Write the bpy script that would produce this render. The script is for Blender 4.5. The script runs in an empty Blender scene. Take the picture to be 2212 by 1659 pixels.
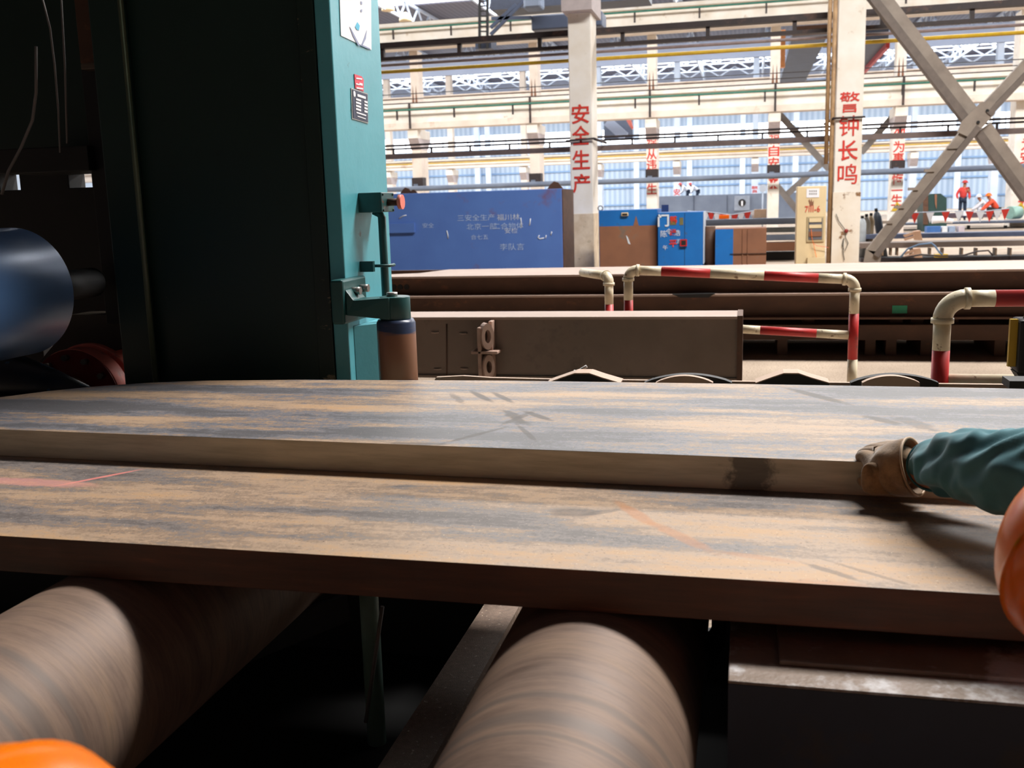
import bpy, bmesh, math, random
from mathutils import Vector, Matrix, noise
random.seed(7)
SC = bpy.context.scene
COL = SC.collection
PI = math.pi

# ------------------------------------------------------------------ camera
F = 2150.0; CX, CY = 1106.0, 829.5
PITCH, ROLL, YAW = math.radians(10.16), math.radians(-1.65), math.radians(13.42)
EYE = Vector((0, 0, 1.6))
FW = Vector((-math.sin(YAW)*math.cos(PITCH), math.cos(YAW)*math.cos(PITCH), -math.sin(PITCH)))
_r = Vector((math.cos(YAW), math.sin(YAW), 0)); _u = _r.cross(FW)
RT = math.cos(ROLL)*_r + math.sin(ROLL)*_u
UP = -math.sin(ROLL)*_r + math.cos(ROLL)*_u
cd = bpy.data.cameras.new('camera'); cam = bpy.data.objects.new('camera', cd); COL.objects.link(cam)
cd.sensor_width = 36; cd.lens = 36*F/2212; cd.clip_start = .05; cd.clip_end = 400
m = Matrix.Identity(4)
for i in range(3):
    m[i][0] = RT[i]; m[i][1] = UP[i]; m[i][2] = -FW[i]; m[i][3] = EYE[i]
cam.matrix_world = m
cd.dof.use_dof = True; cd.dof.focus_distance = 3.2; cd.dof.aperture_fstop = 6.3
SC.camera = cam

def ray(px, py): return FW + RT*((px-CX)/F) - UP*((py-CY)/F)
def aY(px, py, Y): v = ray(px, py); return EYE + v*(Y/v.y)
def aZ(px, py, z): v = ray(px, py); return EYE + v*((z-1.6)/v.z)
def aX(px, py, X): v = ray(px, py); return EYE + v*(X/v.x)
def zY(py, Y, px=1500): return aY(px, py, Y).z
def xY(px, Y, py=430): return aY(px, py, Y).x

# ------------------------------------------------------------------ world, view, lights
w = bpy.data.worlds.new('world'); SC.world = w; w.use_nodes = True
w.node_tree.nodes['Background'].inputs[0].default_value = (.80, .90, 1, 1)
w.node_tree.nodes['Background'].inputs[1].default_value = 0.7
SC.view_settings.view_transform = 'Standard'; SC.view_settings.look = 'None'
SC.view_settings.gamma = 1; SC.view_settings.exposure = 0.32
SC.cycles.use_denoising = True
SC.cycles.max_bounces = 6; SC.cycles.diffuse_bounces = 4; SC.cycles.glossy_bounces = 3
SC.cycles.sample_clamp_indirect = 6
def area(name, loc, sx, sy, power, color, rot=(0, 0, 0)):
    l = bpy.data.lights.new(name, 'AREA'); l.shape = 'RECTANGLE'; l.size = sx; l.size_y = sy
    l.energy = power; l.color = color
    o = bpy.data.objects.new(name, l); o.location = loc; o.rotation_euler = rot; COL.objects.link(o)
    return o
area('roof_light', (6.0, 10.2, 13.8), 10, 2.6, 4700, (1, .97, .93))
area('roof_light', (0, 36, 14.6), 70, 5, 10500, (1, .96, .92))
area('roof_light', (-5, 64, 14.2), 90, 6, 14500, (.95, .97, 1))
area('roof_light', (-5, 96, 14.2), 100, 8, 17000, (.90, .96, 1))

# ------------------------------------------------------------------ materials
def rgb(*c):
    out = []
    for v in c:
        v /= 255.0
        out.append(v/12.92 if v <= .04045 else ((v+.055)/1.055)**2.4)
    return (*out, 1)
class NT:
    def __init__(s, name):
        s.m = bpy.data.materials.new(name); s.m.use_nodes = True; s.t = s.m.node_tree
        s.b = s.t.nodes['Principled BSDF']
    def n(s, ty, **kw):
        k = s.t.nodes.new(ty)
        for a, v in kw.items(): setattr(k, a, v)
        return k
    def l(s, a, b): s.t.links.new(a, b)
    def coords(s, scale=(1, 1, 1)):
        tc = s.n('ShaderNodeTexCoord'); mp = s.n('ShaderNodeMapping'); mp.inputs['Scale'].default_value = scale
        s.l(tc.outputs['Object'], mp.inputs['Vector']); return mp.outputs['Vector']
    def noise(s, vec, scale=5, detail=4, rough=.55):
        k = s.n('ShaderNodeTexNoise'); k.inputs['Scale'].default_value = scale
        k.inputs['Detail'].default_value = detail; k.inputs['Roughness'].default_value = rough
        s.l(vec, k.inputs['Vector']); return k.outputs['Fac']
    def ramp(s, fac, stops):
        k = s.n('ShaderNodeValToRGB'); cr = k.color_ramp
        cr.elements[0].position = stops[0][0]; cr.elements[0].color = stops[0][1]
        cr.elements[1].position = stops[-1][0]; cr.elements[1].color = stops[-1][1]
        for p, c in stops[1:-1]:
            e = cr.elements.new(p); e.color = c
        s.l(fac, k.inputs['Fac']); return k.outputs['Color']
    def mix(s, fac, a, b, mode='MIX'):
        k = s.n('ShaderNodeMix', data_type='RGBA', blend_type=mode)
        if isinstance(fac, (int, float)): k.inputs[0].default_value = fac
        else: s.l(fac, k.inputs[0])
        for i, v in ((6, a), (7, b)):
            if isinstance(v, tuple): k.inputs[i].default_value = v
            else: s.l(v, k.inputs[i])
        return k.outputs[2]
    def math(s, op, a, b=None, clamp=False):
        k = s.n('ShaderNodeMath', operation=op); k.use_clamp = clamp
        for i, v in ((0, a), (1, b)):
            if v is None: continue
            if isinstance(v, (int, float)): k.inputs[i].default_value = v
            else: s.l(v, k.inputs[i])
        return k.outputs[0]
    def color(s, c):
        if isinstance(c, tuple): s.b.inputs['Base Color'].default_value = c
        else: s.l(c, s.b.inputs['Base Color'])
    def rough(s, r):
        if isinstance(r, (int, float)): s.b.inputs['Roughness'].default_value = r
        else: s.l(r, s.b.inputs['Roughness'])
    def bump(s, h, strength=.3, dist=.01):
        k = s.n('ShaderNodeBump'); k.inputs['Strength'].default_value = strength; k.inputs['Distance'].default_value = dist
        s.l(h, k.inputs['Height']); s.l(k.outputs['Normal'], s.b.inputs['Normal'])
    def ellipse(s, vec0, c, ang, hl, hw, soft=.35, wob=.25, wscale=30):
        """mask that is 1 inside an elongated stain at c (object xy)"""
        mp = s.n('ShaderNodeMapping', vector_type='TEXTURE')
        mp.inputs['Location'].default_value = (c[0], c[1], 0); mp.inputs['Rotation'].default_value = (0, 0, ang)
        mp.inputs['Scale'].default_value = (hl, hw, 1e6)
        s.l(vec0, mp.inputs['Vector'])
        ln = s.n('ShaderNodeVectorMath', operation='LENGTH'); s.l(mp.outputs['Vector'], ln.inputs[0])
        nz = s.noise(vec0, wscale, 3, .6)
        d = s.math('ADD', ln.outputs['Value'], s.math('MULTIPLY', s.math('SUBTRACT', nz, .5), wob*4))
        mr = s.n('ShaderNodeMapRange', interpolation_type='SMOOTHSTEP'); s.l(d, mr.inputs['Value'])
        mr.inputs['From Min'].default_value = 1-soft; mr.inputs['From Max'].default_value = 1+soft
        mr.inputs['To Min'].default_value = 1; mr.inputs['To Max'].default_value = 0
        return mr.outputs['Result']
_mc = {}
def paint(name, c, c2=None, rough=.5, metal=0, scale=6, amount=.5, dirt=None, dscale=3, dcut=(.58, .7), bump=0, stretch=(1, 1, 1)):
    if name in _mc: return _mc[name]
    t = NT(name); v = t.coords(stretch)
    c2 = c2 or tuple(x*.75 for x in c[:3])+(1,)
    col = t.ramp(t.noise(v, scale, 5), [(.5-amount/2, c2), (.5+amount/2, c)])
    if dirt:
        mk = t.ramp(t.noise(v, dscale, 6, .65), [(dcut[0], (0, 0, 0, 1)), (dcut[1], (1, 1, 1, 1))])
        col = t.mix(mk, col, dirt)
    t.color(col); t.rough(rough); t.b.inputs['Metallic'].default_value = metal
    if bump: t.bump(t.noise(v, scale*6, 4), bump, .005)
    _mc[name] = t.m; return t.m
def emit(name, c, strength):
    if name in _mc: return _mc[name]
    t = NT(name); t.color((.8, .8, .8, 1)); t.b.inputs['Emission Color'].default_value = c
    t.b.inputs['Emission Strength'].default_value = strength; _mc[name] = t.m; return t.m

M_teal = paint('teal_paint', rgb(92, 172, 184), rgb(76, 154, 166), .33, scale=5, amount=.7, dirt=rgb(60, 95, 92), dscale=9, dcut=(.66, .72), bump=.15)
M_dkteal = paint('dark_teal_paint', rgb(34, 84, 84), rgb(24, 66, 66), .38, scale=6, dirt=rgb(120, 62, 40), dscale=12, dcut=(.66, .7))
M_cream = paint('cream_concrete', rgb(236, 224, 212), rgb(212, 198, 184), .8, scale=1.2, dirt=rgb(190, 164, 142), dscale=.9, dcut=(.6, .75))
M_white = paint('whitewash', rgb(242, 238, 232), rgb(225, 215, 200), .8, scale=1.5, dirt=rgb(185, 165, 140), dscale=2.5, dcut=(.62, .75))
M_ctop = paint('corbel_grey', rgb(198, 186, 186), rgb(180, 170, 170), .8)
M_hazew = paint('pale_blue_white', rgb(215, 225, 240), rgb(190, 205, 226), .8, scale=1)  # far-hall haze is put into this pale blue-white colour
M_band = paint('blue_grey_concrete', rgb(190, 202, 226), rgb(176, 190, 216), .8, scale=.6)
M_black = paint('black_brown_steel', rgb(52, 40, 40), rgb(38, 30, 30), .6, dirt=rgb(86, 60, 50), dscale=2)
M_dark = paint('near_black', rgb(22, 22, 24), rgb(14, 14, 16), .6)
M_grey = paint('grey_steel', rgb(128, 122, 118), rgb(105, 98, 94), .55, scale=2)
M_greyblue = paint('grey_blue_steel', rgb(120, 132, 150), rgb(95, 105, 125), .6, scale=1)
M_pipeg = paint('pinkish_grey_pipe', rgb(150, 132, 132), rgb(120, 105, 105), .5)
M_yellow = paint('yellow_pipe_paint', rgb(214, 178, 40), rgb(190, 150, 40), .5)
M_green = paint('green_rail_paint', rgb(60, 130, 112), rgb(45, 105, 92), .5)
M_red = paint('red_paint', rgb(196, 42, 38), rgb(170, 34, 34), .45, scale=8, dirt=rgb(120, 40, 40), dscale=14, dcut=(.62, .7))
M_letter = paint('red_lettering', rgb(214, 52, 36), rgb(196, 48, 36), .6, scale=4)
M_whitep = paint('chipped_white_paint', rgb(228, 216, 190), rgb(205, 190, 160), .45, scale=10, dirt=rgb(120, 92, 66), dscale=22, dcut=(.6, .68), bump=.2)
M_orange = paint('orange_helmet_plastic', rgb(255, 118, 6), rgb(250, 108, 4), .28, scale=3)
for _n in M_orange.node_tree.nodes:
    if _n.type == 'BSDF_PRINCIPLED':
        _n.inputs['Subsurface Weight'].default_value = .35; _n.inputs['Subsurface Radius'].default_value = (1, .35, .05); _n.inputs['Subsurface Scale'].default_value = .06
M_rust = paint('rust_brown_steel', rgb(92, 62, 44), rgb(70, 46, 34), .65, scale=3, dirt=rgb(122, 76, 48), dscale=5, dcut=(.6, .75), stretch=(1, 1, 2))
M_beamtop = paint('pale_beam_top', rgb(166, 144, 132), rgb(152, 130, 118), .55, scale=2)  # beam tops, paler than their webs
M_blue = paint('worn_blue_paint', rgb(84, 122, 192), rgb(74, 106, 176), .55, scale=1.5, amount=.8, dirt=rgb(110, 84, 116), dscale=1.3, dcut=(.6, .74))
M_blue2 = paint('bright_blue_paint', rgb(20, 112, 190), rgb(18, 98, 172), .45, scale=2, dirt=rgb(60, 90, 130), dscale=4, dcut=(.63, .72))
M_brown = paint('flat_rust_primer', rgb(146, 98, 70), rgb(126, 84, 62), .7, scale=2, dirt=rgb(110, 100, 90), dscale=2)
M_dkblue = paint('dark_blue_crane', rgb(66, 76, 96), rgb(52, 60, 80), .5, scale=1)
M_beige = paint('beige_enamel', rgb(228, 206, 164), rgb(214, 190, 148), .5, scale=2)
M_chrome = paint('bright_bolt_steel', rgb(190, 185, 180), rgb(150, 145, 140), .3, metal=.8)
M_paper = paint('white_paper', rgb(240, 240, 244), rgb(230, 230, 236), .5)
M_skin = paint('skin', rgb(196, 134, 104), rgb(176, 116, 90), .55, scale=12)
M_denim = paint('dark_trousers', rgb(40, 52, 74), rgb(30, 40, 60), .85)
M_salmon = paint('salmon_and_lit_red', rgb(250, 140, 120), rgb(238, 120, 104), .5, scale=6, dirt=rgb(150, 96, 84), dscale=8)
M_dkred = paint('dark_red_paint', rgb(150, 34, 28), rgb(122, 28, 24), .5)

def m_concrete():
    t = NT('dusty_concrete_floor'); v = t.coords()
    c = t.ramp(t.noise(v, .8, 6), [(.3, rgb(138, 122, 106)), (.7, rgb(176, 158, 140))])
    sp = t.ramp(t.noise(v, 60, 3), [(.35, rgb(120, 102, 84)), (.5, (1, 1, 1, 1))])
    t.color(t.mix(.5, c, sp, 'MULTIPLY')); t.rough(.8); t.bump(t.noise(v, 30, 4), .3, .01); return t.m
M_floor = m_concrete()
def m_corr(name, c1, c2, freq, rough=.6, trans=0, em=None):
    t = NT(name); tc = t.n('ShaderNodeTexCoord'); wv = t.n('ShaderNodeTexWave'); wv.inputs['Scale'].default_value = freq
    t.l(tc.outputs['Object'], wv.inputs['Vector'])
    v = t.coords((.15, 1, .15)); nz = t.noise(v, 2, 3)
    c = t.mix(wv.outputs['Fac'], c1, c2); c = t.mix(t.math('MULTIPLY', nz, .35), c, tuple(x*.8 for x in c1[:3])+(1,))
    t.color(c); t.rough(rough); t.bump(wv.outputs['Fac'], .6, .04)
    if em:
        t.l(c, t.b.inputs['Emission Color']); t.b.inputs['Emission Strength'].default_value = em
    return t.m
M_roof = m_corr('corrugated_roof', rgb(110, 108, 122), rgb(86, 86, 102), .9)
M_wallc = m_corr('translucent_corrugated_sheet', rgb(184, 197, 212), rgb(150, 168, 190), .55)
M_sky = emit('daylit_glazing', (.93, .97, 1, 1), 3.0)

def m_plate(name, seed, warm, stains):
    t = NT(name)
    tc = t.n('ShaderNodeTexCoord'); o = tc.outputs['Object']
    mp = t.n('ShaderNodeMapping'); mp.inputs['Scale'].default_value = (.8, 4.6, 1); mp.inputs['Location'].default_value = (seed, seed*2, 0)
    t.l(o, mp.inputs['Vector'])
    n1 = t.noise(mp.outputs['Vector'], 1.35, 6, .62)
    mp2 = t.n('ShaderNodeMapping'); mp2.inputs['Scale'].default_value = (4.5, 10, 1); mp2.inputs['Location'].default_value = (seed+5, 3, 0)
    t.l(o, mp2.inputs['Vector'])
    n2 = t.noise(mp2.outputs['Vector'], 3, 8, .75)
    n3 = t.noise(o, 90, 3, .7)
    k = t.math('ADD', t.math('MULTIPLY', n1, .68), t.math('ADD', t.math('MULTIPLY', n2, .20), t.math('MULTIPLY', n3, .16)))
    grey = (rgb(122, 114, 110) if warm > 0 else rgb(112, 111, 116)); grey2 = (rgb(98, 90, 86) if warm > 0 else rgb(88, 86, 88)); tan = rgb(164, 140, 118); tan2 = rgb(180, 144, 106)
    col = t.ramp(k, [(.455-warm, grey2), (.50-warm, grey), (.535-warm, rgb(140, 118, 98)), (.575-warm, tan), (.66-warm, tan2)])
    spk = t.ramp(t.noise(o, 160, 2, .8), [(.27, rgb(70, 60, 56)), (.36, (1, 1, 1, 1))])
    col = t.mix(.8, col, spk, 'MULTIPLY')
    glit = t.ramp(t.noise(o, 220, 1, .5), [(.73, (0, 0, 0, 1)), (.76, (1, 1, 1, 1))])
    col = t.mix(t.math('MULTIPLY', glit, .85), col, rgb(215, 190, 160))
    for (c, ang, hl, hw, scol, a, wob) in stains:
        mk = t.ellipse(o, c, ang, hl, hw, wob=wob)
        col = t.mix(t.math('MULTIPLY', mk, a), col, scol)
    # the cut edges of the lower plate are dark scale, the rolled faces carry the rust bloom
    geo = t.n('ShaderNodeNewGeometry'); sx = t.n('ShaderNodeSeparateXYZ'); t.l(geo.outputs['Normal'], sx.inputs[0])
    up = t.math('GREATER_THAN', sx.outputs['Z'], .5)
    mpe = t.n('ShaderNodeMapping'); mpe.inputs['Scale'].default_value = (2, 1, 22); t.l(o, mpe.inputs['Vector'])
    ne = t.noise(mpe.outputs['Vector'], 2, 6, .65)
    if warm > 0: edge = t.ramp(ne, [(.3, rgb(70, 42, 26)), (.62, rgb(100, 58, 34)), (.78, rgb(150, 84, 40))])
    else: edge = t.ramp(ne, [(.3, rgb(176, 164, 138)), (.55, rgb(204, 192, 166)), (.7, rgb(214, 200, 172))])  # upper plate's cut edges brightened in colour, standing in for fill light
    if warm <= 0:
        e2 = t.ellipse(o, EDGE_ST, 0, .045, 5, wob=.5, wscale=40)
        edge = t.mix(t.math('MULTIPLY', e2, .75), edge, rgb(40, 34, 30))
    t.color(t.mix(up, edge, col))
    r = t.math('ADD', t.math('MULTIPLY', n2, .25), .38)
    t.rough(r); t.b.inputs['Specular IOR Level'].default_value = .6
    t.bump(t.math('ADD', t.math('MULTIPLY', n3, .6), n2), .12, .004)
    return t.m

# ------------------------------------------------------------------ mesh builder
class MB:
    def __init__(s): s.bm = bmesh.new()
    def quad(s, *pts, smooth=False):
        vs = [s.bm.verts.new(p) for p in pts]; f = s.bm.faces.new(vs); f.smooth = smooth; return s
    def hexa(s, p):   # 8 points: bottom 4 ccw, top 4
        v = [s.bm.verts.new(q) for q in p]
        for f in ((3, 2, 1, 0), (4, 5, 6, 7), (0, 1, 5, 4), (1, 2, 6, 5), (2, 3, 7, 6), (3, 0, 4, 7)):
            s.bm.faces.new([v[i] for i in f])
        return s
    def box(s, x0, x1, y0, y1, z0, z1):
        x0, x1 = sorted((x0, x1)); y0, y1 = sorted((y0, y1)); z0, z1 = sorted((z0, z1))
        return s.hexa([(x0, y0, z0), (x1, y0, z0), (x1, y1, z0), (x0, y1, z0), (x0, y0, z1), (x1, y0, z1), (x1, y1, z1), (x0, y1, z1)])
    def bar(s, a, b, w, h, up=(0, 0, 1)):
        a, b = Vector(a), Vector(b); d = (b-a).normalized(); up = Vector(up)
        if abs(d.dot(up)) > .98: up = Vector((0, 1, 0))
        x = d.cross(up).normalized()*w/2; y = x.cross(d).normalized()*h/2
        return s.hexa([a-x-y, a+x-y, b+x-y, b-x-y, a-x+y, a+x+y, b+x+y, b-x+y])
    def prism(s, pts, off):
        off = Vector(off); n = len(pts)
        a = [s.bm.verts.new(p) for p in pts]; b = [s.bm.verts.new(Vector(p)+off) for p in pts]
        s.bm.faces.new(a); s.bm.faces.new(b[::-1])
        for i in range(n): s.bm.faces.new([a[i], b[i], b[(i+1) % n], a[(i+1) % n]])
        return s
    def tube(s, pts, rad, n=12, caps=True, prof=None):
        pts = [Vector(p) for p in pts]; rs = rad if isinstance(rad, (list, tuple)) else [rad]*len(pts)
        rings = []; prev = None
        for i, p in enumerate(pts):
            d = (pts[min(i+1, len(pts)-1)]-pts[max(i-1, 0)]).normalized()
            if prev is None:
                ref = Vector((0, 0, 1)) if abs(d.z) < .9 else Vector((1, 0, 0))
                x = d.cross(ref).normalized()
            else:
                x = (prev - d*prev.dot(d)).normalized()
            prev = x; y = d.cross(x)
            ring = []
            for k in range(n):
                a = 2*PI*k/n; r = rs[i]
                if prof: r = prof(i, a, r)
                ring.append(s.bm.verts.new(p + x*math.cos(a)*r + y*math.sin(a)*r))
            rings.append(ring)
        for i in range(len(rings)-1):
            for k in range(n):
                f = s.bm.faces.new([rings[i][k], rings[i][(k+1) % n], rings[i+1][(k+1) % n], rings[i+1][k]]); f.smooth = True
        if caps:
            s.bm.faces.new(rings[0][::-1]); s.bm.faces.new(rings[-1])
        return s
    def cyl(s, a, b, r, n=24): return s.tube([a, b], r, n)
    def ball(s, c, r, n=16, sc=(1, 1, 1), top_only=False):
        c = Vector(c); rings = []; lo = 0 if top_only else -n//2
        for i in range(lo, n//2+1):
            a = PI*i/n; rr = math.cos(a)*r
            if i in (-n//2, n//2):
                rings.append([s.bm.verts.new(c+Vector((0, 0, math.sin(a)*r*sc[2])))]); continue
            rings.append([s.bm.verts.new(c+Vector((math.cos(2*PI*k/n)*rr*sc[0], math.sin(2*PI*k/n)*rr*sc[1], math.sin(a)*r*sc[2]))) for k in range(n)])
        for i in range(len(rings)-1):
            A, B = rings[i], rings[i+1]
            for k in range(n):
                if len(A) == 1: f = s.bm.faces.new([A[0], B[(k+1) % n], B[k]])
                elif len(B) == 1: f = s.bm.faces.new([A[k], A[(k+1) % n], B[0]])
                else: f = s.bm.faces.new([A[k], A[(k+1) % n], B[(k+1) % n], B[k]])
                f.smooth = True
        return s
    def build(s, name, mat, parent=None, bevel=0, solid=0, subs=0, origin=None):
        bmesh.ops.recalc_face_normals(s.bm, faces=s.bm.faces[:])
        me = bpy.data.meshes.new(name); s.bm.to_mesh(me); s.bm.free()
        o = bpy.data.objects.new(name, me); COL.objects.link(o)
        for mm in (mat if isinstance(mat, list) else [mat]): me.materials.append(mm)
        if parent is not None:
            o.parent = parent
            o.matrix_parent_inverse = Matrix.Translation(-parent.location)
        if bevel:
            b = o.modifiers.new('bevel', 'BEVEL'); b.width = bevel; b.segments = 2; b.limit_method = 'ANGLE'
        if solid:
            b = o.modifiers.new('solid', 'SOLIDIFY'); b.thickness = solid; b.offset = 0
        if subs:
            b = o.modifiers.new('sub', 'SUBSURF'); b.levels = subs; b.render_levels = subs
        return o
def tag(o, label, cat, group=None, kind=None):
    o['label'] = label; o['category'] = cat
    if group: o['group'] = group
    if kind: o['kind'] = kind
    return o
def thing(name, label, cat, loc, group=None, kind=None):
    o = bpy.data.objects.new(name, None); o.location = loc; COL.objects.link(o)
    return tag(o, label, cat, group, kind)
def struct(o): o['kind'] = 'structure'; return o
def lab(o, s): o['label'] = s; return o

def text(body, height, mat, parent, origin, xdir=(1, 0, 0), zdir=(0, 0, 1), depth=.004, name='painted_character', bold=0, width=None, align='CENTER'):
    """one glyph or line, converted to a mesh, its box centre at origin"""
    c = bpy.data.curves.new('t', 'FONT'); c.body = body; c.size = 1; c.extrude = 0; c.offset = bold; c.resolution_u = 3
    o = bpy.data.objects.new('t', c); COL.objects.link(o)
    dg = bpy.context.evaluated_depsgraph_get(); dg.update()
    me = bpy.data.meshes.new_from_object(o.evaluated_get(dg)); bpy.data.objects.remove(o)
    if not me.vertices: return None
    xs = [v.co.x for v in me.vertices]; ys = [v.co.y for v in me.vertices]
    cx, cy = (min(xs)+max(xs))/2, (min(ys)+max(ys))/2
    sy = height/max(max(ys)-min(ys), 1e-3)
    sx = sy if width is None else width/max(max(xs)-min(xs), 1e-3)
    X, Z = Vector(xdir), Vector(zdir); O = Vector(origin); N = X.cross(Z)
    if len(body) == 1 and width is None: sx = sy
    if body == '一': sy = sx
    for v in me.vertices:
        p = O + X*((v.co.x-cx)*sx) + Z*((v.co.y-cy)*sy) + N*depth
        v.co = p
    me.name = name; me.materials.clear(); me.materials.append(mat)
    ob = bpy.data.objects.new(name, me); COL.objects.link(ob)
    if parent is not None:
        ob.parent = parent; ob.matrix_parent_inverse = Matrix.Translation(-parent.location)
    return ob

# ================================================================== THE BUILDING
struct(MB().box(-60, 45, -8, 116, -.12, 0).build('floor', M_floor))
# roof sheets with long roof-light slots left open for the skylights
cl = MB()
for (y0, y1) in ((-8, 8.6), (11.8, 33), (39, 60), (68, 94), (106, 116)):
    cl.box(-60, 45, y0, y1, 15.2, 15.3)
cl.box(-60, 1, 8.6, 11.8, 15.2, 15.3); cl.box(11, 45, 8.6, 11.8, 15.2, 15.3)
struct(cl.build('ceiling', M_roof))
struct(MB().box(-60, 45, -8.2, -8, 0, 15.2).build('wall_front', M_black))
struct(MB().box(-3.4, 2.2, .3, 3.6, 0, .012).build('floor_2', paint('shade_black_floor', rgb(9, 8, 8), rgb(5, 5, 5), .95, scale=5)))  # added slab: the shade under plates and rollers painted near-black
struct(MB().box(-60.2, -60, -8, 116, 0, 15.2).build('wall_left', M_wallc))
struct(MB().box(45, 45.2, -8, 116, 0, 15.2).build('wall_right', M_grey))
WY = 113.5
z1, z2 = zY(304, WY), zY(272, WY)
struct(MB().box(-60, 45, WY, WY+.2, 0, z1).box(-60, 45, WY, WY+.2, z2, 13.6).build('wall_back', M_wallc))
for i, (a, b) in enumerate(((-60, -33), (-33, -12), (-12, 6), (6, 26), (26, 45)), 1):
    wn = MB().box(a, b, WY+.05, WY+.12, z1, z2).build('window_%d' % i, M_sky); struct(wn)
    fr = MB()
    x = a
    while x < b:
        fr.box(x-.05, x+.05, WY-.04, WY+.05, z1, z2); x += 1.5
    fr.box(a, b, WY-.04, WY+.05, (z1+z2)/2-.05, (z1+z2)/2+.05)
    fr.build('window_frame', M_hazew, wn)
struct(MB().box(-60, 45, WY-.02, WY+.1, 13.6, 15.2).build('wall_upper', M_band))
for k, (x0, x1, y0, y1) in enumerate(((1, 11, 8.6, 11.8), (-60, 45, 33, 39), (-60, 45, 60, 68), (-60, 45, 94, 106)), 6):
    struct(MB().box(x0, x1, y0, y1, 15.3, 15.34).build('window_%d' % k, M_sky))
for i, (zc) in enumerate((1.3, 3.2, 5.2, 6.9), 1):
    struct(MB().box(-60, 45, WY-.12, WY-.002, zc-.09, zc+.09).build('trim_%d' % i, paint('pale_blue_girt', rgb(130, 160, 195), rgb(120, 148, 184), .6)))

# ---- roof trusses of the two far bays
def truss(X, Y0, Y1, zb, zt, label, group):
    o = thing('roof_truss', label, 'truss', (X, (Y0+Y1)/2, zb), group)
    MB().bar((X, Y0, zb), (X, Y1, zb), .16, .16).build('bottom_chord', M_hazew, o)
    MB().bar((X, Y0, zt), (X, Y1, zt), .16, .16).build('top_chord', M_hazew, o)
    n = int((Y1-Y0)/2.4); mb = MB()
    for i in range(n):
        ya = Y0+(Y1-Y0)*i/n; yb = Y0+(Y1-Y0)*(i+1)/n; ym = (ya+yb)/2
        mb.bar((X, ya, zb), (X, ym, zt), .1, .1); mb.bar((X, ym, zt), (X, yb, zb), .1, .1)
    mb.build('web_members', M_hazew, o)
xs2 = [-16.3+5.85*k for k in range(-4, 7)]
for X in xs2:
    truss(X, 52, 77, 13.9, 15.0, 'white steel zigzag roof truss in the middle bay, just under the sheet roof', 'white roof trusses of the middle bay')
    truss(X, 80, 112, 13.9, 15.0, 'white steel zigzag roof truss in the farthest bay, seen below the blue-grey beam', 'white roof trusses of the farthest bay')
for k in range(5):   # lattice purlins across the far bay that make the busy white web
    Y = 88+5*k
    pl = MB(); 
    for X in [i*1.5*2-45 for i in range(25)]:
        pl.bar((X, Y, 14.0), (X+1.5, Y, 14.9), .12, .12); pl.bar((X+1.5, Y, 14.9), (X+3, Y, 14.0), .12, .12)
    pl.bar((-45, Y, 14.0), (30, Y, 14.0), .1, .1)
    tag(pl.build('lattice_purlin', M_hazew), 'white lattice purlin crossing under the roof of the farthest bay', 'purlin', 'lattice purlins of the farthest bay')

# ---- columns
def column(px, Y, w, d, ztop, label, mat, zcorb=None, corb=.9, chars=None, chh=.42, group=None, X=None, rust=False, plate_z=None, zlow=0):
    X = xY(px, Y) if X is None else X
    o = thing('concrete_column', label, 'column', (X, Y, 0), group)
    if zcorb:
        MB().box(X-w/2, X+w/2, Y, Y+d, zlow, zcorb).build('lower_shaft', mat, o, bevel=.02)
        # corbel: splayed head carrying the crane girder
        mb = MB(); h = .55; t = .45
        mb.hexa([(X-w/2-.01, Y-.01, zcorb-h), (X+w/2+.01, Y-.01, zcorb-h), (X+w/2+.01, Y+d+.01, zcorb-h), (X-w/2-.01, Y+d+.01, zcorb-h),
                 (X-w/2-.01, Y-corb*.55, zcorb+.0), (X+w/2+.01, Y-corb*.55, zcorb+.0), (X+w/2+.01, Y+d+corb*.55, zcorb), (X-w/2-.01, Y+d+corb*.55, zcorb)])
        mb.build('corbel_haunch', M_ctop, o)
        MB().box(X-w/2-.01, X+w/2+.01, Y-corb*.55, Y+d+corb*.55, zcorb, zcorb+t).build('corbel_cap', M_white, o, bevel=.02)
        if ztop > zcorb+t:
            MB().box(X-w*.42, X+w*.42, Y+d*.15, Y+d*.85, zcorb+t, ztop).build('upper_shaft', mat, o, bevel=.02)
            if rust:
                zr = zcorb+t
                MB().prism([(X-w*.12, Y+d*.15-.006, ztop-2.3), (X-w*.05, Y+d*.15-.006, ztop-3.1), (X-w*.2, Y+d*.15-.006, ztop-3.1)], (0, .004, 0))
    else:
        MB().box(X-w/2, X+w/2, Y, Y+d, zlow, ztop).build('shaft', mat, o, bevel=.02)
    if chars:
        for ch, py in chars:
            if ch == ' ': continue
            z = aY(px, py, Y).z
            text(ch, chh, M_letter, o, (X, Y-.01, z), depth=.004, width=chh*.95, bold=.006 if ch in '警钟鸣福祸悔懈' else .016)
    return o, X

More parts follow.
